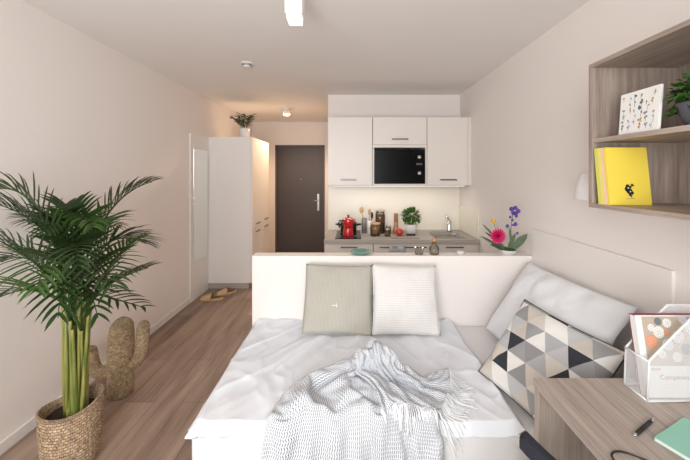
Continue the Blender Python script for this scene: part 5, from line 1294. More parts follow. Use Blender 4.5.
[332,587,878,11,-11,3,7,6,22,12,36,-7,27,40,-38,18,41,24,34,-7,15,11,10,26,25,6,15,28,-7,-7,26,-5,-3,17,-11,7,22,-19,-11,25,-35,7,6,7,-37,14,-4,-21,22,4,-10,31,-2,19,32,3,18,22,18,-11,22,3,9,12,22,-8,26,3,6,8,9,29,5,4,28,16,-12,7,30,-7,-4,-10,-14,-35,-8,-27,20,20,-10,-5,20,19,9,13,32,4,21,-24,10,18,0,14,17,7,18,11,23,-14,24,7,20,22,-5,19,20,-4,7,12,-23,-2,15,-7,-44,37,21,-35,16,-1,-42,19,-21,-15,11,14,-14,21,-4,-7,19,2,-19,23,-3,-20,26,1,-18,31,6,8,11,-17,32,30,21,12,23,-11,-14,19,13,-33,46,-17,-20,50,-13,-6,35,-11,-9],
[375,600,880,3,2,12,10,-5,19,15,38,-9,26,45,-40,18,42,24,22,0,29,25,-13,-2,23,6,15,22,5,16,22,-11,7,15,1,-17,22,-21,0,25,-32,1,14,-13,-30,12,2,-19,18,12,-13,36,-7,7,16,25,22,24,-1,19,24,6,1,15,22,-8,26,0,5,11,4,30,5,7,25,12,-13,9,4,13,-31,22,-26,-19,-19,-19,25,16,-9,-5,7,4,23,32,0,3,20,23,-17,8,6,20,20,5,1,23,5,3,29,-4,2,19,2,19,17,-3,1,7,-16,20,11,-35,-27,19,-1,-51,29,26,-26,18,-2,-24,16,-13,-11,11,20,-3,21,-4,-15,23,-3,-21,18,-18,-18,19,28,2,35,-8,8,11,-17,29,26,19,-11,22,11,-32,43,-11,-33,51,-16,-12,37,-11,-8],
[414,588,900,6,12,-3,9,15,13,15,42,-6,24,43,-39,19,37,33,23,-4,28,25,-10,-10,23,-8,3,19,9,16,14,11,16,18,-13,1,18,-10,-20,23,-29,5,11,-10,-30,14,-2,-15,22,-6,0,33,11,-17,25,16,35,12,11,30,21,3,6,24,12,-6,23,6,2,8,2,29,5,6,25,3,-11,15,8,8,-29,20,-13,-35,-13,-25,24,15,-5,-8,8,2,22,31,-4,9,16,29,-12,26,0,0,3,7,21,18,-8,13,28,0,2,20,16,-12,16,-1,2,9,-20,18,4,-33,-30,22,-41,-24,25,19,-34,-1,-2,-31,19,12,5,20,-5,-10,18,-7,-18,21,-4,-21,22,22,-10,31,2,-1,34,14,2,3,-18,32,30,-6,-13,21,26,-28,35,3,-45,51,-16,-19,40,-12,-7],
[455,601,906,0,7,14,8,21,3,22,39,-25,21,48,-30,22,28,40,20,-8,31,22,0,-12,23,-2,-10,18,2,14,15,10,16,17,-10,2,15,-20,3,11,-6,-33,24,-22,-1,15,-7,-12,9,14,-25,38,6,6,25,12,35,14,16,31,23,3,8,22,-2,7,17,19,1,14,-3,22,5,-3,23,2,-9,15,12,-4,-26,-1,20,-38,-7,-29,23,15,-5,-18,22,-15,5,17,9,33,23,24,-9,24,3,-3,15,-1,2,22,-8,10,21,2,10,-1,-23,13,18,6,4,13,22,-6,6,-38,-31,18,-48,-9,15,-19,-42,9,3,-30,18,9,-8,18,5,11,21,5,-15,19,-12,-20,17,26,-9,31,5,-1,32,18,-1,20,-25,16,6,-22,-23,29,26,-20,32,33,-35,48,-12,-31,42,-13,-7],
[492,612,910,4,6,13,5,23,-1,20,34,-31,21,53,-21,22,18,44,18,3,34,22,1,-11,20,4,-14,22,-10,6,16,3,16,11,1,16,16,-13,-7,12,-24,-20,10,6,-31,12,-5,-11,21,0,17,40,6,0,23,17,35,14,13,35,14,-15,17,17,11,3,16,20,3,16,2,17,17,-6,12,-5,-7,15,16,-13,-23,-8,25,-33,7,-34,-6,10,-17,14,17,12,-3,9,9,28,30,-8,-5,24,6,0,24,10,-1,15,-6,9,2,-19,17,9,-20,12,16,-5,1,8,26,-2,13,2,-45,4,-49,-29,30,-36,-15,9,4,-33,6,-14,-13,23,2,-2,21,12,6,23,-4,-19,13,29,-8,27,18,-7,35,-1,6,31,-19,4,2,-29,-20,23,17,-31,34,46,-20,39,8,-44,42,-14,-9],
[520,632,899,7,-3,15,12,12,7,17,43,-25,19,56,-16,11,32,42,28,-4,26,22,-6,0,17,9,-15,24,-11,-1,14,8,18,13,-2,13,10,-5,-19,15,-21,-13,16,-26,-8,9,8,-13,21,12,10,41,-1,8,23,11,41,12,10,38,-6,4,22,15,-5,7,17,-4,6,15,9,16,19,-3,11,13,-18,-6,-3,26,-14,11,13,-37,7,-29,-22,-7,-6,23,23,10,-2,23,-15,12,23,-18,14,24,-1,-7,6,8,13,21,4,9,14,-13,5,5,-20,15,2,-16,4,13,12,-18,16,34,-28,2,-33,-48,15,-37,-29,17,-30,-2,12,11,-17,16,-15,2,25,2,-2,22,17,-10,22,21,-13,21,25,-5,26,-22,-2,27,-21,5,17,-19,-22,21,10,-37,33,47,-17,30,37,-39,42,-12,-18],
[555,643,905,10,-11,-6,15,7,14,13,48,-10,13,61,-10,11,44,28,31,-11,19,16,-2,21,20,-6,-1,20,8,-14,24,-2,-2,13,-9,9,9,-9,11,11,7,-22,7,-25,4,10,-14,2,24,17,4,39,4,4,-2,19,43,20,14,37,14,-2,23,8,-13,11,8,-9,12,12,-7,15,15,-13,10,17,7,-4,13,-1,-31,11,21,-32,9,5,-38,-7,-13,24,10,-13,12,28,-16,10,33,-3,2,-12,-18,15,17,-7,2,21,-6,3,13,11,18,14,-9,10,6,-17,2,12,-2,-22,11,39,-24,8,-9,-58,15,-40,-31,12,-23,-23,4,-21,13,23,-1,2,6,19,-18,23,16,-7,30,14,-1,30,-4,-15,33,-6,0,31,-13,-5,13,-27,-14,19,4,-38,24,41,-37,33,53,-12,33,5,-36],
[572,670,893,12,-5,-1,17,-8,-7,28,34,20,9,59,7,13,57,8,21,2,36,23,-8,-5,21,-6,4,18,-1,15,21,-7,4,20,2,-15,8,-2,17,19,-17,-7,10,-9,-22,-1,-8,15,12,19,18,44,0,1,1,9,45,22,-12,34,16,4,26,8,-1,16,7,-10,8,10,-9,12,12,-12,8,12,-10,0,15,3,-29,13,16,-35,11,18,-35,4,-24,-12,8,3,21,25,-4,19,-12,-28,21,6,-22,14,16,-10,-1,17,-5,3,20,-2,6,12,8,16,17,-1,1,7,-15,-20,12,39,-24,12,-3,-59,12,-15,-52,-4,-36,-3,17,-12,-6,18,0,14,20,-5,-23,20,19,0,17,-5,-25,31,-4,-2,34,-6,7,32,-6,0,17,4,-27,23,-16,-31,19,30,-48,35,52,-9,22,37,-27],
[590,673,864,-1,14,6,13,9,15,39,21,3,30,41,29,14,58,1,20,7,42,25,-15,0,21,-4,-12,22,-4,10,9,13,23,17,-11,11,18,7,-8,15,-11,-12,14,-16,-14,-9,7,13,21,-7,6,16,10,38,13,1,47,34,-8,27,17,1,20,14,-10,3,11,-13,7,10,-12,16,-6,3,13,3,-13,3,19,7,-20,17,-2,-35,14,20,-33,10,-10,-25,12,-13,4,-8,-28,24,6,-17,29,1,-10,25,10,-15,6,17,-6,-4,18,-4,1,21,-3,6,11,12,9,9,-11,-19,12,34,-25,6,-9,-60,22,8,-52,-9,-23,-29,16,-14,7,22,-1,6,15,-21,6,23,1,-28,21,27,-9,29,-6,-4,30,-13,10,31,6,-13,24,-5,-20,23,-20,-30,16,14,-54,27,52,-26,29,43,-2],
[626,681,870,-7,12,3,-1,16,-8,3,33,23,57,26,9,30,36,37,29,28,22,24,-12,-7,18,-3,17,19,-1,14,19,-4,17,10,0,18,19,0,-4,12,2,-19,15,-4,-20,-4,-9,16,9,-4,17,28,-6,30,8,6,49,15,-9,44,19,-20,14,17,-3,2,12,7,9,9,-12,14,1,-6,18,11,-2,-10,11,-18,-19,16,14,-30,5,-1,-37,17,-3,-21,-1,-16,-3,1,-30,16,7,-3,30,5,-14,27,13,-12,5,19,-4,-4,18,3,5,4,-11,10,11,-9,-5,14,-6,-20,11,36,-18,14,1,-60,3,-6,-58,16,5,-40,11,-21,-5,18,-11,7,19,-1,20,24,-10,-18,17,32,-8,29,3,-10,20,-15,-18,30,8,-6,18,-9,-24,37,-13,-8,20,-11,-53,20,46,-39,30,43,10],
[640,701,856,0,12,5,-14,19,-1,-6,38,19,56,30,22,56,12,26,32,33,11,14,-11,35,12,-5,22,21,-2,14,26,3,7,18,-3,11,19,1,-1,12,-7,-19,10,-13,-12,3,-21,3,13,-3,21,21,17,35,11,-3,51,11,-10,44,14,-22,20,7,-7,14,14,10,3,10,-9,13,13,3,-7,14,-3,-9,4,-5,-27,-9,-34,-15,3,2,-37,25,1,-16,4,-23,-6,13,-15,16,0,1,33,23,0,6,8,-17,17,8,-14,5,13,8,10,15,1,-16,8,-16,9,4,-12,-15,15,30,-28,6,-8,-58,16,16,-55,17,3,-40,12,-22,-7,22,-4,1,15,2,15,23,-18,-7,17,32,-13,25,-10,-12,14,15,-26,21,-5,-22,30,-6,3,34,-6,-20,28,-26,-38,17,31,-52,29,46,4],
[635,721,850,5,9,-6,-19,21,-2,18,37,26,61,7,30,60,27,17,32,15,38,6,3,39,22,-3,7,24,2,5,18,2,16,16,-2,20,18,-4,2,14,-7,-16,5,-15,-12,4,-16,-1,19,-12,13,18,18,43,11,-1,49,11,-19,37,5,-6,36,16,-2,6,18,0,1,15,-8,1,-4,-25,1,16,-2,-2,7,-3,-26,-4,-8,-36,-23,-25,-16,25,2,-19,17,-4,2,-6,-18,21,28,-6,8,21,6,18,7,-12,13,-1,-21,13,12,2,-11,11,7,12,11,-9,9,4,0,-30,25,6,-32,-2,-12,-56,21,20,-53,17,12,-39,15,-13,-18,20,2,1,20,-11,6,22,-13,7,17,27,-14,22,-3,-19,14,11,-25,19,6,-25,27,-7,14,32,-3,-22,29,-31,-33,20,4,-59,24,50,-11],
[653,752,881,-8,8,-7,10,15,-7,28,21,-3,45,0,30,34,12,39,32,8,31,26,19,9,21,1,13,21,-3,8,20,-4,22,12,-5,25,13,-1,21,11,-6,1,10,-5,-6,13,-8,-4,17,-13,10,6,-6,36,19,1,37,4,-18,29,16,13,7,10,0,3,12,-6,0,10,-11,-7,7,-12,14,0,-21,8,19,-4,-2,3,-7,-30,-34,-16,-2,22,7,-13,14,-11,1,21,-17,5,18,-7,16,6,2,15,4,-16,-2,5,-22,-18,22,-4,-1,-6,-8,10,15,11,-6,23,5,-4,19,3,-31,1,1,-51,10,-6,-49,10,-2,-38,17,22,6,23,5,4,24,-1,0,18,5,-20,30,5,-23,20,-6,-27,17,18,-23,21,11,-14,25,-14,-10,22,-15,-23,37,-21,-19,18,-8,-45,22,37,-12],
[676,750,856,-5,11,-2,13,11,5,21,5,24,38,8,37,48,19,19,32,10,33,13,10,26,22,-7,6,18,-1,16,16,-8,15,10,-4,26,13,2,19,12,-17,-3,3,-10,-12,11,9,7,10,-4,11,33,1,19,-2,-28,36,27,9,21,7,0,21,2,-9,-8,7,-8,-1,8,-13,-1,12,-6,4,4,-18,13,16,-1,9,7,-8,-26,-34,-17,-3,13,0,-22,11,-4,8,17,-2,16,18,-10,15,16,-11,5,19,-8,-3,-4,-25,-12,3,-8,-22,17,6,-2,18,5,-2,17,-8,10,12,6,-32,10,5,-49,16,16,-45,11,-12,-37,17,18,-7,20,-3,9,24,3,2,21,15,-10,24,-6,-26,18,18,-27,22,14,-22,23,3,-18,21,-2,-19,14,-14,-28,40,-17,-14,30,-27,-27,12,26,-34],
[696,765,897,7,-3,-12,15,-4,-10,25,8,20,35,12,34,30,13,33,30,5,42,21,16,19,15,-19,3,22,-2,13,4,-3,18,22,-6,10,11,-2,20,18,5,7,8,-13,-9,1,-11,-14,15,5,9,17,-2,25,12,-17,42,0,1,38,10,-10,10,9,-9,-5,7,-6,-3,8,-8,-1,6,-14,-12,13,-11,7,11,-3,19,9,-10,-20,-30,-16,-12,12,1,-24,13,-2,10,20,2,4,13,-19,13,10,-13,14,15,-8,-3,22,-6,-8,4,-1,-26,7,-2,-16,14,5,-2,11,-13,13,26,11,-16,5,1,-49,19,21,-39,12,-4,-38,15,14,-16,21,-9,9,23,6,-6,23,14,5,22,12,-26,18,13,-28,23,9,-23,27,4,-15,12,-14,-22,20,0,-25,20,-5,-36,44,-25,-3,17,-5,-41],
[726,724,918,11,6,-8,16,6,1,22,7,21,20,14,38,32,26,41,11,16,41,22,-19,-2,22,-10,3,19,1,8,17,-7,3,10,-7,25,18,-3,9,8,2,12,-1,-12,-15,9,-9,-10,11,-2,4,20,-2,22,-12,-3,41,21,-8,33,17,-10,7,-1,-5,-16,12,-7,0,6,-6,15,9,-3,13,10,-13,3,-2,-11,-11,21,-9,2,2,2,-33,5,-14,-28,17,5,-4,10,-10,12,-6,-22,20,18,3,-8,7,-16,3,21,-2,-10,16,-10,-6,13,3,-11,8,12,-19,7,-16,7,26,7,-11,25,22,-31,7,-1,-49,24,18,-26,0,-11,-22,26,11,-1,19,16,-9,25,-7,13,21,12,-27,16,14,-30,28,9,-17,29,8,-12,17,-1,-28,14,-17,-21,19,23,-29,33,-26,-26,32,-27,-7],
[731,744,972,14,-1,-7,14,-6,0,4,20,17,25,12,35,39,-12,35,17,14,36,20,-17,2,20,-16,-5,21,0,-1,17,4,11,14,-20,-1,-4,8,21,14,-8,1,14,-6,-5,-3,-11,-15,11,-2,5,26,-4,8,0,2,42,-8,-6,38,18,-8,11,6,-9,-10,12,-4,3,0,0,17,9,-11,3,10,-14,0,13,-9,-5,0,0,-25,24,-9,-13,19,-9,-23,1,-5,-18,18,-4,1,-7,-20,19,12,8,-15,14,0,-5,15,-15,-1,8,16,-14,13,-3,-10,10,-9,-11,14,-13,3,11,21,-10,37,1,-23,34,21,-33,5,-1,-40,8,4,-27,18,16,-4,24,-1,7,25,-4,8,8,11,-33,29,16,-18,32,13,-12,16,3,-27,30,2,-5,6,14,-29,30,5,-20,19,-11,-42,36,-26,-6],
[738,710,1018,7,13,-1,14,9,1,25,-2,-7,30,4,31,3,1,50,28,7,30,25,-6,5,21,-4,-1,13,-17,-7,5,-12,-16,14,-9,8,3,2,22,16,0,6,-5,0,-20,13,3,10,11,-2,7,23,1,7,30,-23,4,-26,-8,30,7,-10,25,11,-7,2,5,2,-16,13,-2,-4,-2,-16,13,10,-12,1,6,7,-15,14,-17,-5,14,1,-27,22,-17,-11,10,-9,-14,11,6,-17,-1,-20,16,25,1,0,13,2,-9,11,6,-15,-6,16,-15,12,-15,0,10,-15,-1,10,13,-11,16,15,-15,36,-5,-20,44,9,-24,28,16,-28,9,12,-25,7,10,-20,24,-4,10,23,-14,14,7,12,-36,32,20,-11,14,16,-26,33,-1,-9,23,6,-22,15,24,-11,12,21,-27,35,-21,-22,30,-17,-26],
[765,675,1047,10,12,-5,13,7,-8,21,-1,-10,11,3,39,36,22,22,-9,-17,36,21,-4,15,3,6,-22,12,-15,13,17,1,9,13,-11,5,13,-10,5,14,-2,-4,10,5,-17,13,6,-12,3,-10,10,12,16,-6,24,-24,9,7,-9,34,-14,-15,18,6,-12,10,12,1,-6,0,4,-15,14,-2,-1,1,-20,9,14,-7,-3,3,6,-22,25,-18,-12,11,7,-25,8,-11,-14,6,-16,1,20,-15,4,20,2,0,12,4,-10,-11,18,-11,8,8,-20,20,-10,-4,13,-14,0,3,18,-10,16,14,-14,37,12,-18,43,-15,-22,23,18,-28,6,16,-23,23,-6,1,27,-2,3,29,-7,8,13,28,-17,20,8,-33,18,18,-28,33,-3,-2,26,22,-9,17,16,-21,8,32,-12,34,-15,-27,32,-20,-20],
[790,640,1038,9,11,7,13,10,3,20,5,-5,17,32,-3,9,-16,41,-5,-15,36,23,-2,8,4,8,-22,20,13,-4,14,-9,13,-2,-17,6,17,-4,1,12,-7,0,16,-5,-4,-7,15,-18,13,1,-4,21,1,5,-7,-18,29,32,-12,11,-14,-15,20,7,-13,8,11,-5,-1,4,8,-13,9,7,-8,9,-14,6,1,-16,2,18,-4,-9,5,22,-27,12,-24,-20,9,-10,-18,16,-6,-4,17,-14,4,23,-1,1,-1,16,-8,21,1,-3,-3,6,-23,15,5,-10,11,-19,1,18,10,0,4,17,-20,28,20,-22,41,-20,-19,13,34,-22,29,-11,0,23,-5,-2,26,-4,-1,28,13,-12,25,25,-4,19,12,-32,15,10,-34,35,6,-3,30,15,-3,9,31,-5,11,29,-15,29,-7,-31,34,-23,-15],
[786,656,1008,9,13,7,17,-4,0,14,11,-1,27,-7,17,-9,-12,41,17,-14,30,23,-1,10,15,11,-6,15,12,-12,16,10,-7,-4,-18,9,5,-16,1,12,10,-6,9,-16,0,11,11,-13,-2,13,-9,18,-5,5,-8,-21,27,31,-14,14,-6,-18,22,7,-14,9,11,-5,-3,9,6,-13,14,7,-4,-5,-18,9,13,10,-7,15,-9,-7,-8,17,-25,27,-7,-20,9,-11,-20,9,-13,-7,21,-6,7,17,-18,-1,17,3,9,11,9,-14,-4,6,-24,12,11,-13,17,-14,1,21,5,4,-2,13,-21,33,7,5,18,-1,-46,33,28,-19,31,-5,-3,24,4,1,25,-8,-1,18,21,-14,35,8,3,14,9,-40,25,17,-22,31,12,-9,26,21,-3,19,25,2,9,31,0,25,2,-36,34,-25,-11],
[815,646,1007,-10,3,-14,10,11,-7,12,-7,11,19,-10,23,20,7,34,3,-26,27,22,6,7,10,15,-7,4,19,-12,17,6,-7,6,-16,5,-11,-13,7,12,-8,3,12,15,-7,13,-13,-13,14,0,0,9,15,-9,9,-14,29,0,-33,20,25,0,17,-4,-17,4,9,-10,0,11,-5,-7,12,14,-9,-1,-20,7,15,-5,6,-1,13,-16,5,18,-24,33,5,-18,13,-9,-19,2,-14,-11,14,-16,3,22,5,10,7,-20,-1,19,-3,-9,8,13,-19,1,10,-20,13,14,7,9,-23,1,25,6,1,33,9,-3,20,0,-44,24,26,-30,31,12,-6,27,5,-1,26,-12,2,21,21,-11,35,3,6,18,21,-29,24,7,-33,18,27,-14,26,21,-1,21,22,0,18,21,19,20,13,-35,34,-26,-11],
[814,623,985,11,10,-9,7,11,-13,12,5,7,10,12,26,10,-21,31,10,-26,26,19,14,6,-5,19,-3,15,9,-12,13,12,-8,10,-12,3,-11,-17,6,9,-10,5,21,12,-5,19,9,-11,5,-17,-5,13,-9,5,20,18,19,-14,-35,14,14,-15,21,16,5,6,-1,-13,-5,14,1,-2,2,-13,-8,7,-14,3,14,2,2,14,9,-8,-2,24,-22,25,8,-21,24,3,-15,6,-18,-9,1,-23,-5,21,2,10,10,-18,0,15,-9,-9,23,5,-13,5,15,-15,9,19,3,9,-25,1,25,9,5,31,3,1,25,9,-38,19,19,-38,34,1,-2,18,16,-12,29,-10,2,27,9,7,34,17,-8,21,30,-17,26,0,-33,14,25,-18,27,22,8,22,24,0,15,21,15,16,17,-29,34,-25,-12],
[817,616,952,15,5,-6,18,1,4,12,5,4,8,17,19,-22,-17,27,26,-17,23,17,14,6,0,17,-2,2,18,-11,16,-1,-7,15,0,1,6,-13,10,9,-10,7,19,-13,-1,-2,15,-18,9,-14,-6,15,1,2,13,20,19,18,-23,26,-6,-34,8,14,-7,10,8,14,-4,12,-9,-6,13,5,6,-7,-17,-5,14,1,5,16,0,-11,0,25,-24,24,13,-18,21,-1,-19,16,-6,-2,5,-26,0,2,-24,-2,20,0,4,17,-8,-7,19,-4,-15,19,10,-7,9,24,2,8,-26,4,23,-1,9,32,8,-1,24,32,-27,16,-9,-43,26,15,-16,27,0,-2,22,20,0,31,-8,1,26,23,-12,35,24,1,23,12,-29,16,19,-25,27,15,19,17,24,10,20,25,2,10,22,-27,33,-23,-15],
[842,594,948,10,3,-13,18,4,2,12,4,5,8,12,20,-40,0,2,-3,-5,35,28,5,2,-1,20,0,19,-2,-3,10,6,-12,14,-2,0,15,-1,6,-4,-11,12,8,-16,3,7,15,-21,17,4,-13,14,2,2,22,8,17,24,-7,28,5,-28,19,-2,-23,-2,14,2,-1,2,18,0,12,4,3,1,-18,-10,9,-15,8,12,8,-10,27,12,-8,5,16,-36,17,5,-20,21,0,-4,13,-17,11,7,-25,4,4,-20,-11,18,-8,-7,18,14,-6,16,17,-7,24,2,2,11,-22,6,22,-4,10,31,8,2,26,30,-22,17,-15,-43,20,20,-25,28,5,-2,22,18,0,32,-5,3,30,17,7,32,20,-11,22,30,-19,16,10,-33,17,26,11,27,14,20,19,19,5,9,31,-21,30,-17,-21],
[869,577,947,4,-5,-17,17,4,-6,12,7,5,8,17,11,-34,-5,14,-33,-5,21,18,21,-2,16,5,6,16,-4,2,9,4,-13,11,8,-6,6,-5,13,8,-13,7,15,-10,1,23,19,-6,5,0,-24,7,10,-8,21,0,19,26,15,24,-10,-22,25,11,-17,-2,12,-12,-5,16,-3,3,6,15,2,14,-1,2,6,-19,-4,16,-2,2,22,15,-12,2,4,-39,12,15,-23,18,1,-7,19,-9,13,1,-26,3,18,-6,5,10,-12,-15,21,-4,-10,24,-2,13,13,16,-15,19,-14,11,21,-3,12,31,6,5,26,29,-22,18,-17,-42,16,18,-31,27,10,-3,22,20,-3,29,7,9,36,2,9,18,26,-19,34,17,-8,21,19,-23,11,31,3,21,19,16,22,14,13,9,30,-13,29,-13,-25],
[899,564,943,-6,-14,-7,16,1,-9,11,5,8,9,19,-3,-25,1,22,-37,-7,12,5,17,22,9,0,-12,14,0,-9,16,2,-5,11,8,1,12,10,-8,13,4,6,16,-4,6,25,-8,6,8,6,-23,-6,-3,-16,12,22,-2,24,8,25,0,-23,29,19,15,15,14,-6,3,9,-10,-12,8,-12,-8,10,13,7,0,-19,-8,15,6,0,17,-12,-13,24,19,-22,7,0,-33,8,7,-14,22,2,12,2,-26,6,19,6,14,17,-9,-2,22,-4,-6,15,-15,-11,22,-12,7,18,19,3,21,-8,10,31,-1,3,26,29,-20,17,-13,-43,14,8,-34,21,19,-8,28,1,15,27,5,13,20,27,-13,34,15,-9,34,13,-4,22,28,-11,11,30,8,21,25,-1,19,14,15,8,28,1,27,-10,-30],
[921,543,945,-8,-14,-2,9,-1,-18,13,5,1,10,15,-1,-17,8,30,-38,-9,9,-5,14,25,13,11,3,12,-6,-12,16,2,-6,11,2,-10,7,15,7,10,1,-14,17,-1,-5,19,-10,11,11,3,-23,8,4,-16,6,21,-10,24,14,18,9,-14,33,-9,-11,21,16,9,-8,9,9,-14,11,9,-4,15,0,3,11,-12,0,7,-15,-5,19,-12,-12,34,12,-15,10,-1,-33,3,0,-19,16,14,4,18,-13,19,7,-23,10,16,13,-7,22,8,-4,22,-9,1,16,-22,-4,23,5,10,18,-15,13,27,14,-3,34,21,-9,17,-6,-45,13,3,-37,22,18,-6,24,15,12,30,-8,16,22,25,0,26,16,-23,30,24,-10,21,21,20,11,30,10,27,20,-14,13,25,2,10,24,17,26,-3,-29],
[941,524,936,-4,-13,2,-2,-8,-16,12,6,0,11,13,1,-9,13,31,-36,-9,11,-14,8,25,12,12,6,16,4,1,10,-7,-14,12,8,-1,12,9,-5,8,1,-12,16,4,-3,21,-6,-16,22,15,4,6,-5,-17,-6,8,-20,26,25,1,-9,-22,28,15,9,19,18,-8,9,14,9,-8,5,11,-15,-1,8,-16,16,1,2,14,-7,1,10,-18,-16,34,-4,-15,29,3,-16,3,-4,-23,5,14,-9,18,-4,20,13,-20,13,20,-8,11,18,13,-12,20,14,-9,20,-14,11,17,-24,1,24,-2,15,27,7,7,32,23,-14,10,10,-43,17,-13,-38,23,18,-10,22,20,11,29,-2,18,25,18,16,24,15,-24,27,25,-11,19,26,6,11,22,29,18,29,-4,20,18,-7,10,26,8,23,4,-25],
[954,502,948,6,-6,-10,-13,-16,-4,12,3,-8,4,11,-11,4,19,29,-27,0,27,-25,-5,20,11,12,7,15,5,1,17,3,-2,10,-1,-15,12,11,3,7,0,-15,12,-1,-12,24,7,8,24,5,-13,4,-6,-19,-3,8,-18,15,24,-20,8,-6,34,10,-4,23,9,12,-14,11,15,-11,13,-10,-2,9,11,-9,2,11,-14,15,-8,-1,23,-12,-5,27,-27,-2,28,-2,-19,14,9,-18,-3,7,-20,20,14,12,16,-7,18,14,-17,7,25,-1,2,17,16,-9,21,12,8,16,-24,5,20,-19,6,14,25,1,37,-6,-8,22,20,-35,15,-14,-36,22,18,-13,19,25,7,25,10,19,28,3,23,17,30,-3,29,20,-12,23,24,-9,11,19,30,7,31,9,22,19,-7,14,25,-2,23,5,-23],
[959,476,947,15,-1,-1,-3,-12,-16,-6,-7,-16,10,12,0,8,20,26,-20,4,32,-30,-8,15,10,11,13,10,3,-14,17,6,-4,16,-1,8,14,10,-2,12,9,-5,10,-5,-15,22,5,-3,18,-1,-21,16,3,-12,-13,-5,-15,10,33,2,25,23,-6,11,-21,20,11,15,-2,1,1,-24,2,6,-16,17,-7,4,-6,10,-16,17,0,-3,8,-23,7,29,-5,-23,29,-8,-16,21,0,-12,14,8,-10,17,19,5,14,-11,19,12,22,4,24,-4,4,24,-12,-6,16,20,0,6,-29,4,24,9,17,22,-12,12,32,3,-21,31,26,-24,14,-15,-38,21,16,-13,18,25,6,18,-3,29,22,26,5,25,24,9,24,25,10,25,15,-21,9,29,16,9,28,21,9,24,6,22,10,-15,22,17,-19],
[971,453,949,9,-1,-6,-10,-14,-8,16,3,-11,9,4,-12,8,21,21,-20,2,35,-30,-7,17,11,13,12,14,9,-4,10,-5,-17,8,8,-12,14,8,0,15,-1,11,18,2,1,13,-1,-21,24,0,-13,18,2,-13,-9,-3,-15,9,28,-9,16,20,21,19,6,-21,15,0,13,1,2,-24,-15,-11,-4,3,-1,-17,16,9,11,5,-3,-13,22,-5,-11,34,-10,5,27,-11,-20,21,-4,-15,13,9,-14,18,20,2,20,14,8,11,3,19,14,4,-18,23,8,-8,23,-1,10,15,-10,22,5,-21,21,16,14,-19,31,6,-19,45,9,-4,18,-7,-37,21,17,-15,17,24,5,18,6,28,15,17,24,24,25,8,25,24,5,23,18,-19,10,31,7,9,30,13,7,27,20,12,18,-8,25,4,-23],
[973,427,946,14,1,6,8,-1,-18,-6,-12,-16,16,6,5,18,22,4,-25,0,36,-26,-5,25,14,15,5,10,7,-12,20,6,0,-1,-7,-18,14,8,4,10,4,-14,16,5,-1,24,-6,5,23,-2,-17,15,-2,-18,-5,0,-18,13,28,1,-8,12,32,9,5,-24,14,4,-13,17,0,10,0,-7,-19,0,-4,-20,14,8,16,12,3,-12,23,2,-2,23,-19,-19,26,-10,-26,24,-3,-12,19,9,8,18,20,-5,15,13,18,20,10,8,18,7,-15,17,5,-19,23,12,-1,5,-19,19,5,-22,22,22,15,-10,32,10,-14,44,10,-4,20,-2,-36,22,20,-9,16,25,2,13,20,23,16,7,30,19,21,18,25,23,-1,23,20,-15,9,31,5,8,32,7,6,24,13,9,23,5,22,8,-18],
[983,407,939,11,1,1,20,1,-7,-7,-13,-14,11,7,-13,18,15,15,-15,5,39,-37,0,3,17,12,12,11,1,14,13,-1,-15,15,3,-9,3,6,-18,14,-1,12,17,5,-2,10,-2,-23,27,-6,-11,23,-3,-8,2,3,-19,13,25,6,-12,9,34,19,25,-3,-5,-11,-16,10,-7,-16,18,-1,-11,5,0,-17,15,14,1,16,6,12,21,1,-6,26,-5,-21,21,-26,-21,20,-11,-18,20,10,4,16,19,-10,16,14,20,20,12,2,15,6,-18,22,8,-12,19,15,-12,8,-16,20,8,-15,25,20,16,11,29,18,-7,31,-8,-31,32,11,-25,23,20,-9,14,25,-4,12,20,23,6,23,24,24,5,23,23,25,-4,14,26,11,20,26,-9,0,30,17,3,26,13,13,15,-13,22,17,-6],
[996,386,926,12,3,4,19,-3,4,1,-6,-22,-1,0,-16,18,10,18,-13,6,39,-36,0,12,10,11,20,19,4,-1,15,-1,-14,9,0,-16,7,6,-15,16,8,-2,17,-4,9,17,2,-16,14,-7,-26,25,-6,-5,15,4,-8,12,23,11,-14,7,33,19,25,2,6,1,-19,-1,-17,-11,7,-3,-19,16,11,4,12,4,-15,14,11,-10,23,-1,3,33,1,-6,26,-18,-21,14,-21,-17,17,5,-12,18,19,-6,17,17,18,20,14,4,19,13,-7,21,7,-14,14,9,-20,16,10,20,3,-27,20,19,17,13,28,17,4,29,11,-28,33,-2,-27,22,16,-17,15,27,0,3,12,33,7,23,22,21,24,-1,22,14,23,18,26,-1,7,31,8,11,32,-2,1,23,21,11,8,-22,20,14,-9],
[1004,372,945,12,-3,1,3,-7,-18,-1,-8,-21,11,-4,-9,22,11,9,-7,7,39,-35,0,17,9,12,21,14,4,-13,17,-1,-14,15,1,-12,9,5,-13,15,6,7,14,3,-12,24,-1,-5,6,-12,-27,26,-6,-2,10,6,15,20,18,-7,-10,10,34,18,25,5,6,3,-20,12,-4,-15,3,-12,-18,15,14,7,15,14,-2,14,7,-14,16,-10,-11,35,2,3,16,-25,-27,28,-8,-12,17,2,-13,13,21,10,16,14,-21,17,20,0,22,6,11,19,7,-17,19,14,-12,17,22,8,3,-25,19,9,29,6,29,0,14,33,23,-13,32,1,-27,23,7,-23,13,25,1,2,13,33,4,20,29,20,24,-12,18,24,13,20,19,21,3,29,10,14,31,-10,-1,28,22,6,13,-14,19,10,-15],
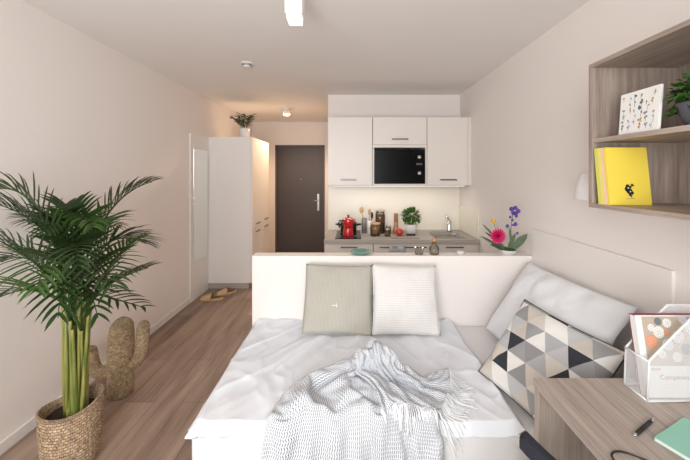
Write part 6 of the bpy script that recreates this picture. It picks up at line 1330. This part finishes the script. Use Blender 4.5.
[1007,344,941,13,0,1,10,-6,-15,-13,-11,-19,18,-4,-2,21,7,-7,0,9,38,-30,0,23,10,13,20,15,5,-11,13,-3,-18,14,0,-15,12,5,-10,17,9,2,18,4,2,-6,-7,-22,31,-3,5,25,-11,-4,9,6,15,-3,10,-26,21,23,18,16,18,22,-3,-1,-22,20,1,-7,15,1,-13,5,7,-21,15,15,-4,13,1,18,22,1,-6,27,-13,-14,21,-21,-28,27,-9,-18,21,6,9,15,21,4,14,27,-6,18,8,-19,21,12,-6,20,14,6,19,13,-12,14,21,-17,6,-16,28,3,17,20,24,9,-15,36,21,8,34,8,-23,22,6,-25,12,24,6,-2,28,19,6,7,35,10,30,7,24,20,-14,9,27,15,9,14,29,16,30,-10,-2,31,7,2,26,3,13,13,-12],
[1011,316,933,13,-1,3,12,-7,-13,-16,-10,-18,8,-1,-16,15,2,18,28,10,19,-29,0,27,13,15,20,17,7,-6,18,1,-13,8,-6,-18,12,3,-12,11,6,13,0,4,-19,21,0,-6,29,-3,-7,13,-14,22,19,3,-7,-1,11,-25,14,19,26,24,21,10,4,7,-21,5,-5,-21,16,3,-15,17,8,-9,16,14,-3,11,-1,20,24,2,2,18,-18,-22,30,-15,-25,34,-4,-11,22,8,-1,10,14,19,14,29,-3,16,22,-7,20,13,-10,23,9,-8,17,14,-13,12,18,-21,6,16,29,3,-5,29,18,21,-9,24,0,-29,33,13,-23,26,15,17,12,23,5,6,32,-6,1,17,29,9,17,28,18,26,-7,14,27,-9,9,9,29,-4,33,11,16,26,-6,2,21,-8,13,18,-1],
[1015,289,919,10,-2,8,15,-7,-11,-13,-9,-22,7,-1,-15,19,9,5,22,0,30,-16,1,35,16,19,12,5,7,-17,24,-3,5,22,3,-5,-1,-8,-17,14,10,-3,8,16,12,21,2,-7,6,-23,-19,31,-1,-3,19,-6,6,0,10,-23,8,15,31,20,26,-11,21,12,-4,9,0,-19,10,-4,-20,17,7,-13,18,13,-1,11,-2,20,23,2,8,27,-5,-21,24,-25,-26,37,0,-1,22,6,-7,0,23,-13,19,17,20,8,24,-18,16,16,-13,19,13,-12,21,14,-8,22,19,3,8,23,22,3,1,32,15,21,-10,19,-7,-32,33,14,-19,25,20,10,14,23,11,5,32,-4,-2,15,32,7,21,22,13,23,-15,14,26,0,9,18,23,-3,25,25,-1,34,3,6,22,-9,18,7,-11],
[1024,263,910,8,-5,9,12,-3,-16,-14,-11,-18,19,1,-3,17,11,-7,-9,-4,34,20,2,33,14,22,8,2,6,-20,24,7,-7,11,-15,15,18,6,4,14,14,2,5,5,-18,21,2,7,7,-21,-21,27,-3,-17,18,-10,8,6,11,-20,8,13,34,15,25,-19,16,15,-13,21,1,-4,18,2,-17,14,3,-18,19,11,-1,12,-2,19,24,4,8,29,1,-14,22,-27,-26,26,4,-28,18,12,-14,15,10,22,6,32,-11,23,17,16,15,20,-7,17,16,-10,15,3,-22,15,17,19,10,23,21,12,22,20,13,22,-11,17,-14,-31,31,17,-19,25,25,2,12,23,9,0,24,21,-5,35,10,12,6,29,8,28,-5,15,17,-16,5,26,19,1,19,29,-3,31,14,5,25,-7,9,14,-4],
[1033,239,918,14,-3,-3,8,-5,-19,-12,-11,-19,1,14,-18,19,-5,15,14,28,13,9,-18,33,15,14,19,13,16,-3,5,-6,-23,22,15,1,19,5,4,6,-15,13,16,9,-8,19,0,14,19,-1,-23,2,-27,-17,15,2,-20,27,4,-2,5,10,35,18,26,-17,17,16,-9,13,-1,-19,21,2,-15,23,6,-1,18,9,-9,14,0,19,24,4,4,32,6,-6,24,-16,-32,25,0,-31,20,16,5,5,21,-14,10,13,32,11,19,-25,16,21,-4,22,13,-3,21,14,5,7,25,-14,5,28,19,17,3,28,16,23,2,12,14,-28,37,-5,-17,22,24,-6,11,21,16,-9,30,3,2,29,22,9,19,26,5,24,16,17,17,-21,-1,29,-5,3,15,35,0,24,27,2,21,-16,7,17,-1],
[1029,231,899,5,-12,3,23,-8,-7,6,2,-26,-21,-1,-15,11,20,-1,29,11,15,17,-13,34,17,14,21,14,11,11,10,4,-23,10,17,-17,21,-2,7,6,-18,12,14,1,15,24,1,3,24,4,-14,2,-26,-19,2,-8,-28,28,1,7,7,32,5,29,12,16,16,15,-14,17,5,-13,18,-5,-20,21,6,-12,18,9,14,19,10,-11,24,-2,11,33,5,-4,21,17,-34,30,-23,-11,10,10,-23,12,24,-7,-13,28,14,33,-3,11,14,25,-3,19,10,-16,20,17,-3,13,26,1,1,33,2,16,3,29,17,20,6,9,32,-10,36,-9,-13,26,13,-14,-1,29,-4,-1,30,10,5,16,29,2,34,13,7,12,30,12,25,-5,6,25,-21,-3,27,22,4,13,37,-3,25,-1,6,10,-13],
[1032,229,882,12,1,11,-6,-17,-7,20,-14,-14,2,5,-22,-4,19,-11,22,3,24,22,16,27,26,3,19,18,3,15,14,14,-10,-2,-2,-26,21,5,0,8,5,19,16,-13,5,19,-10,7,31,0,0,8,-8,-30,-21,-18,2,17,6,-24,29,17,5,21,26,5,27,2,-1,21,6,-5,24,5,-12,18,-5,-18,18,10,15,19,10,-13,21,10,-8,33,0,1,28,27,-18,30,-20,-18,6,-7,-26,5,24,15,-18,25,-15,27,22,5,28,4,4,20,14,8,10,23,4,21,19,-5,-16,30,2,25,18,0,9,23,9,24,16,12,25,16,-22,34,2,1,6,20,-19,-2,32,6,3,16,31,-10,23,20,8,26,13,16,19,14,1,23,-16,5,35,5,0,16,32,-1,23,14,4,9,-10],
]
from mathutils.bvhtree import BVHTree
def decode_throw():
    out = []
    for row in TROWS:
        p = [0, 0, 0]
        for k in range(0, len(row), 3):
            p = [p[c] + row[k + c] for c in range(3)]
            out.append(Vector([TLO[c] + p[c] * .0005 + (.010 if c == 2 else 0) for c in range(3)]))
    return out
TV = decode_throw(); TW = TN[1] + 1
mb = MB()
mb.grid(lambda u, v: TV[int(round(v * TN[0])) * TW + int(round(u * TN[1]))], TN[1], TN[0], uvfn=lambda a, b: (a, b * 1.25))
thr = obj('throw_blanket', mb, M['knit'], loc=(.05, 1.5, .43))
md = thr.modifiers.new('sub', 'SUBSURF'); md.levels = 1; md.render_levels = 1
solid(thr, .006, 0)
tag(thr, 'crumpled white and grey knitted throw with fringe across the duvet', 'blanket')
# fringe on the upper hem, each strand lying on whatever is under it
bvs = [BVHTree.FromPolygons(TV, [(i * TW + j, i * TW + j + 1, (i + 1) * TW + j + 1, (i + 1) * TW + j) for i in range(TN[0]) for j in range(TN[1])])]
def ground(p):
    z = duvet_h(p.x, p.y) if (p.y > 1.345 and p.x < .74) else (.379 if p.y > 1.345 else .05)
    h = bvs[0].ray_cast(Vector((p.x, p.y, p.z + .012)), Vector((0, 0, -1)), .5)
    if h[0] is not None: z = max(z, h[0].z)
    return z
random.seed(4)
hem = [TV[TN[0] * TW + j] for j in range(TW)]; inn = [TV[(TN[0] - 4) * TW + j] for j in range(TW)]
mb = MB(); ns = 92
for k in range(ns):
    t_ = k / (ns - 1) * (TW - 1); j = min(int(t_), TW - 2); f = t_ - j
    p = hem[j].lerp(hem[j + 1], f); dr = p - inn[j].lerp(inn[j + 1], f)
    jt = (hem[min(TW - 1, j + 4)] - hem[max(0, j - 3)])
    perp = Vector((jt.y, -jt.x, 0)).normalized()
    dr.z = 0; dr = (dr.normalized() * .35 + perp * .9 + Vector((rnd(-.22, .22), rnd(-.22, .22), 0))).normalized()
    L = rnd(.085, .115); pts = [p.copy()]
    cur = p.copy()
    for s_ in range(7):
        nx = cur + dr * (L / 7); g = ground(nx) + .004
        nx.z = max(g, cur.z - .020) if g < cur.z else min(g, cur.z + .012)
        if nx.y < 1.325 and nx.z > .36: nx = cur + Vector((dr.x * .003, -.002, -L / 7))
        dr = (dr + Vector((rnd(-.12, .12), rnd(-.12, .12), 0))).normalized()
        pts.append(nx); cur = nx
    mb.tube(pts, [.0024, .0026, .0026, .0026, .0026, .0026, .0028, .0022], 5)
fo = obj('fringe', mb, M['fringe'], thr, True); fo['kind'] = 'stuff'
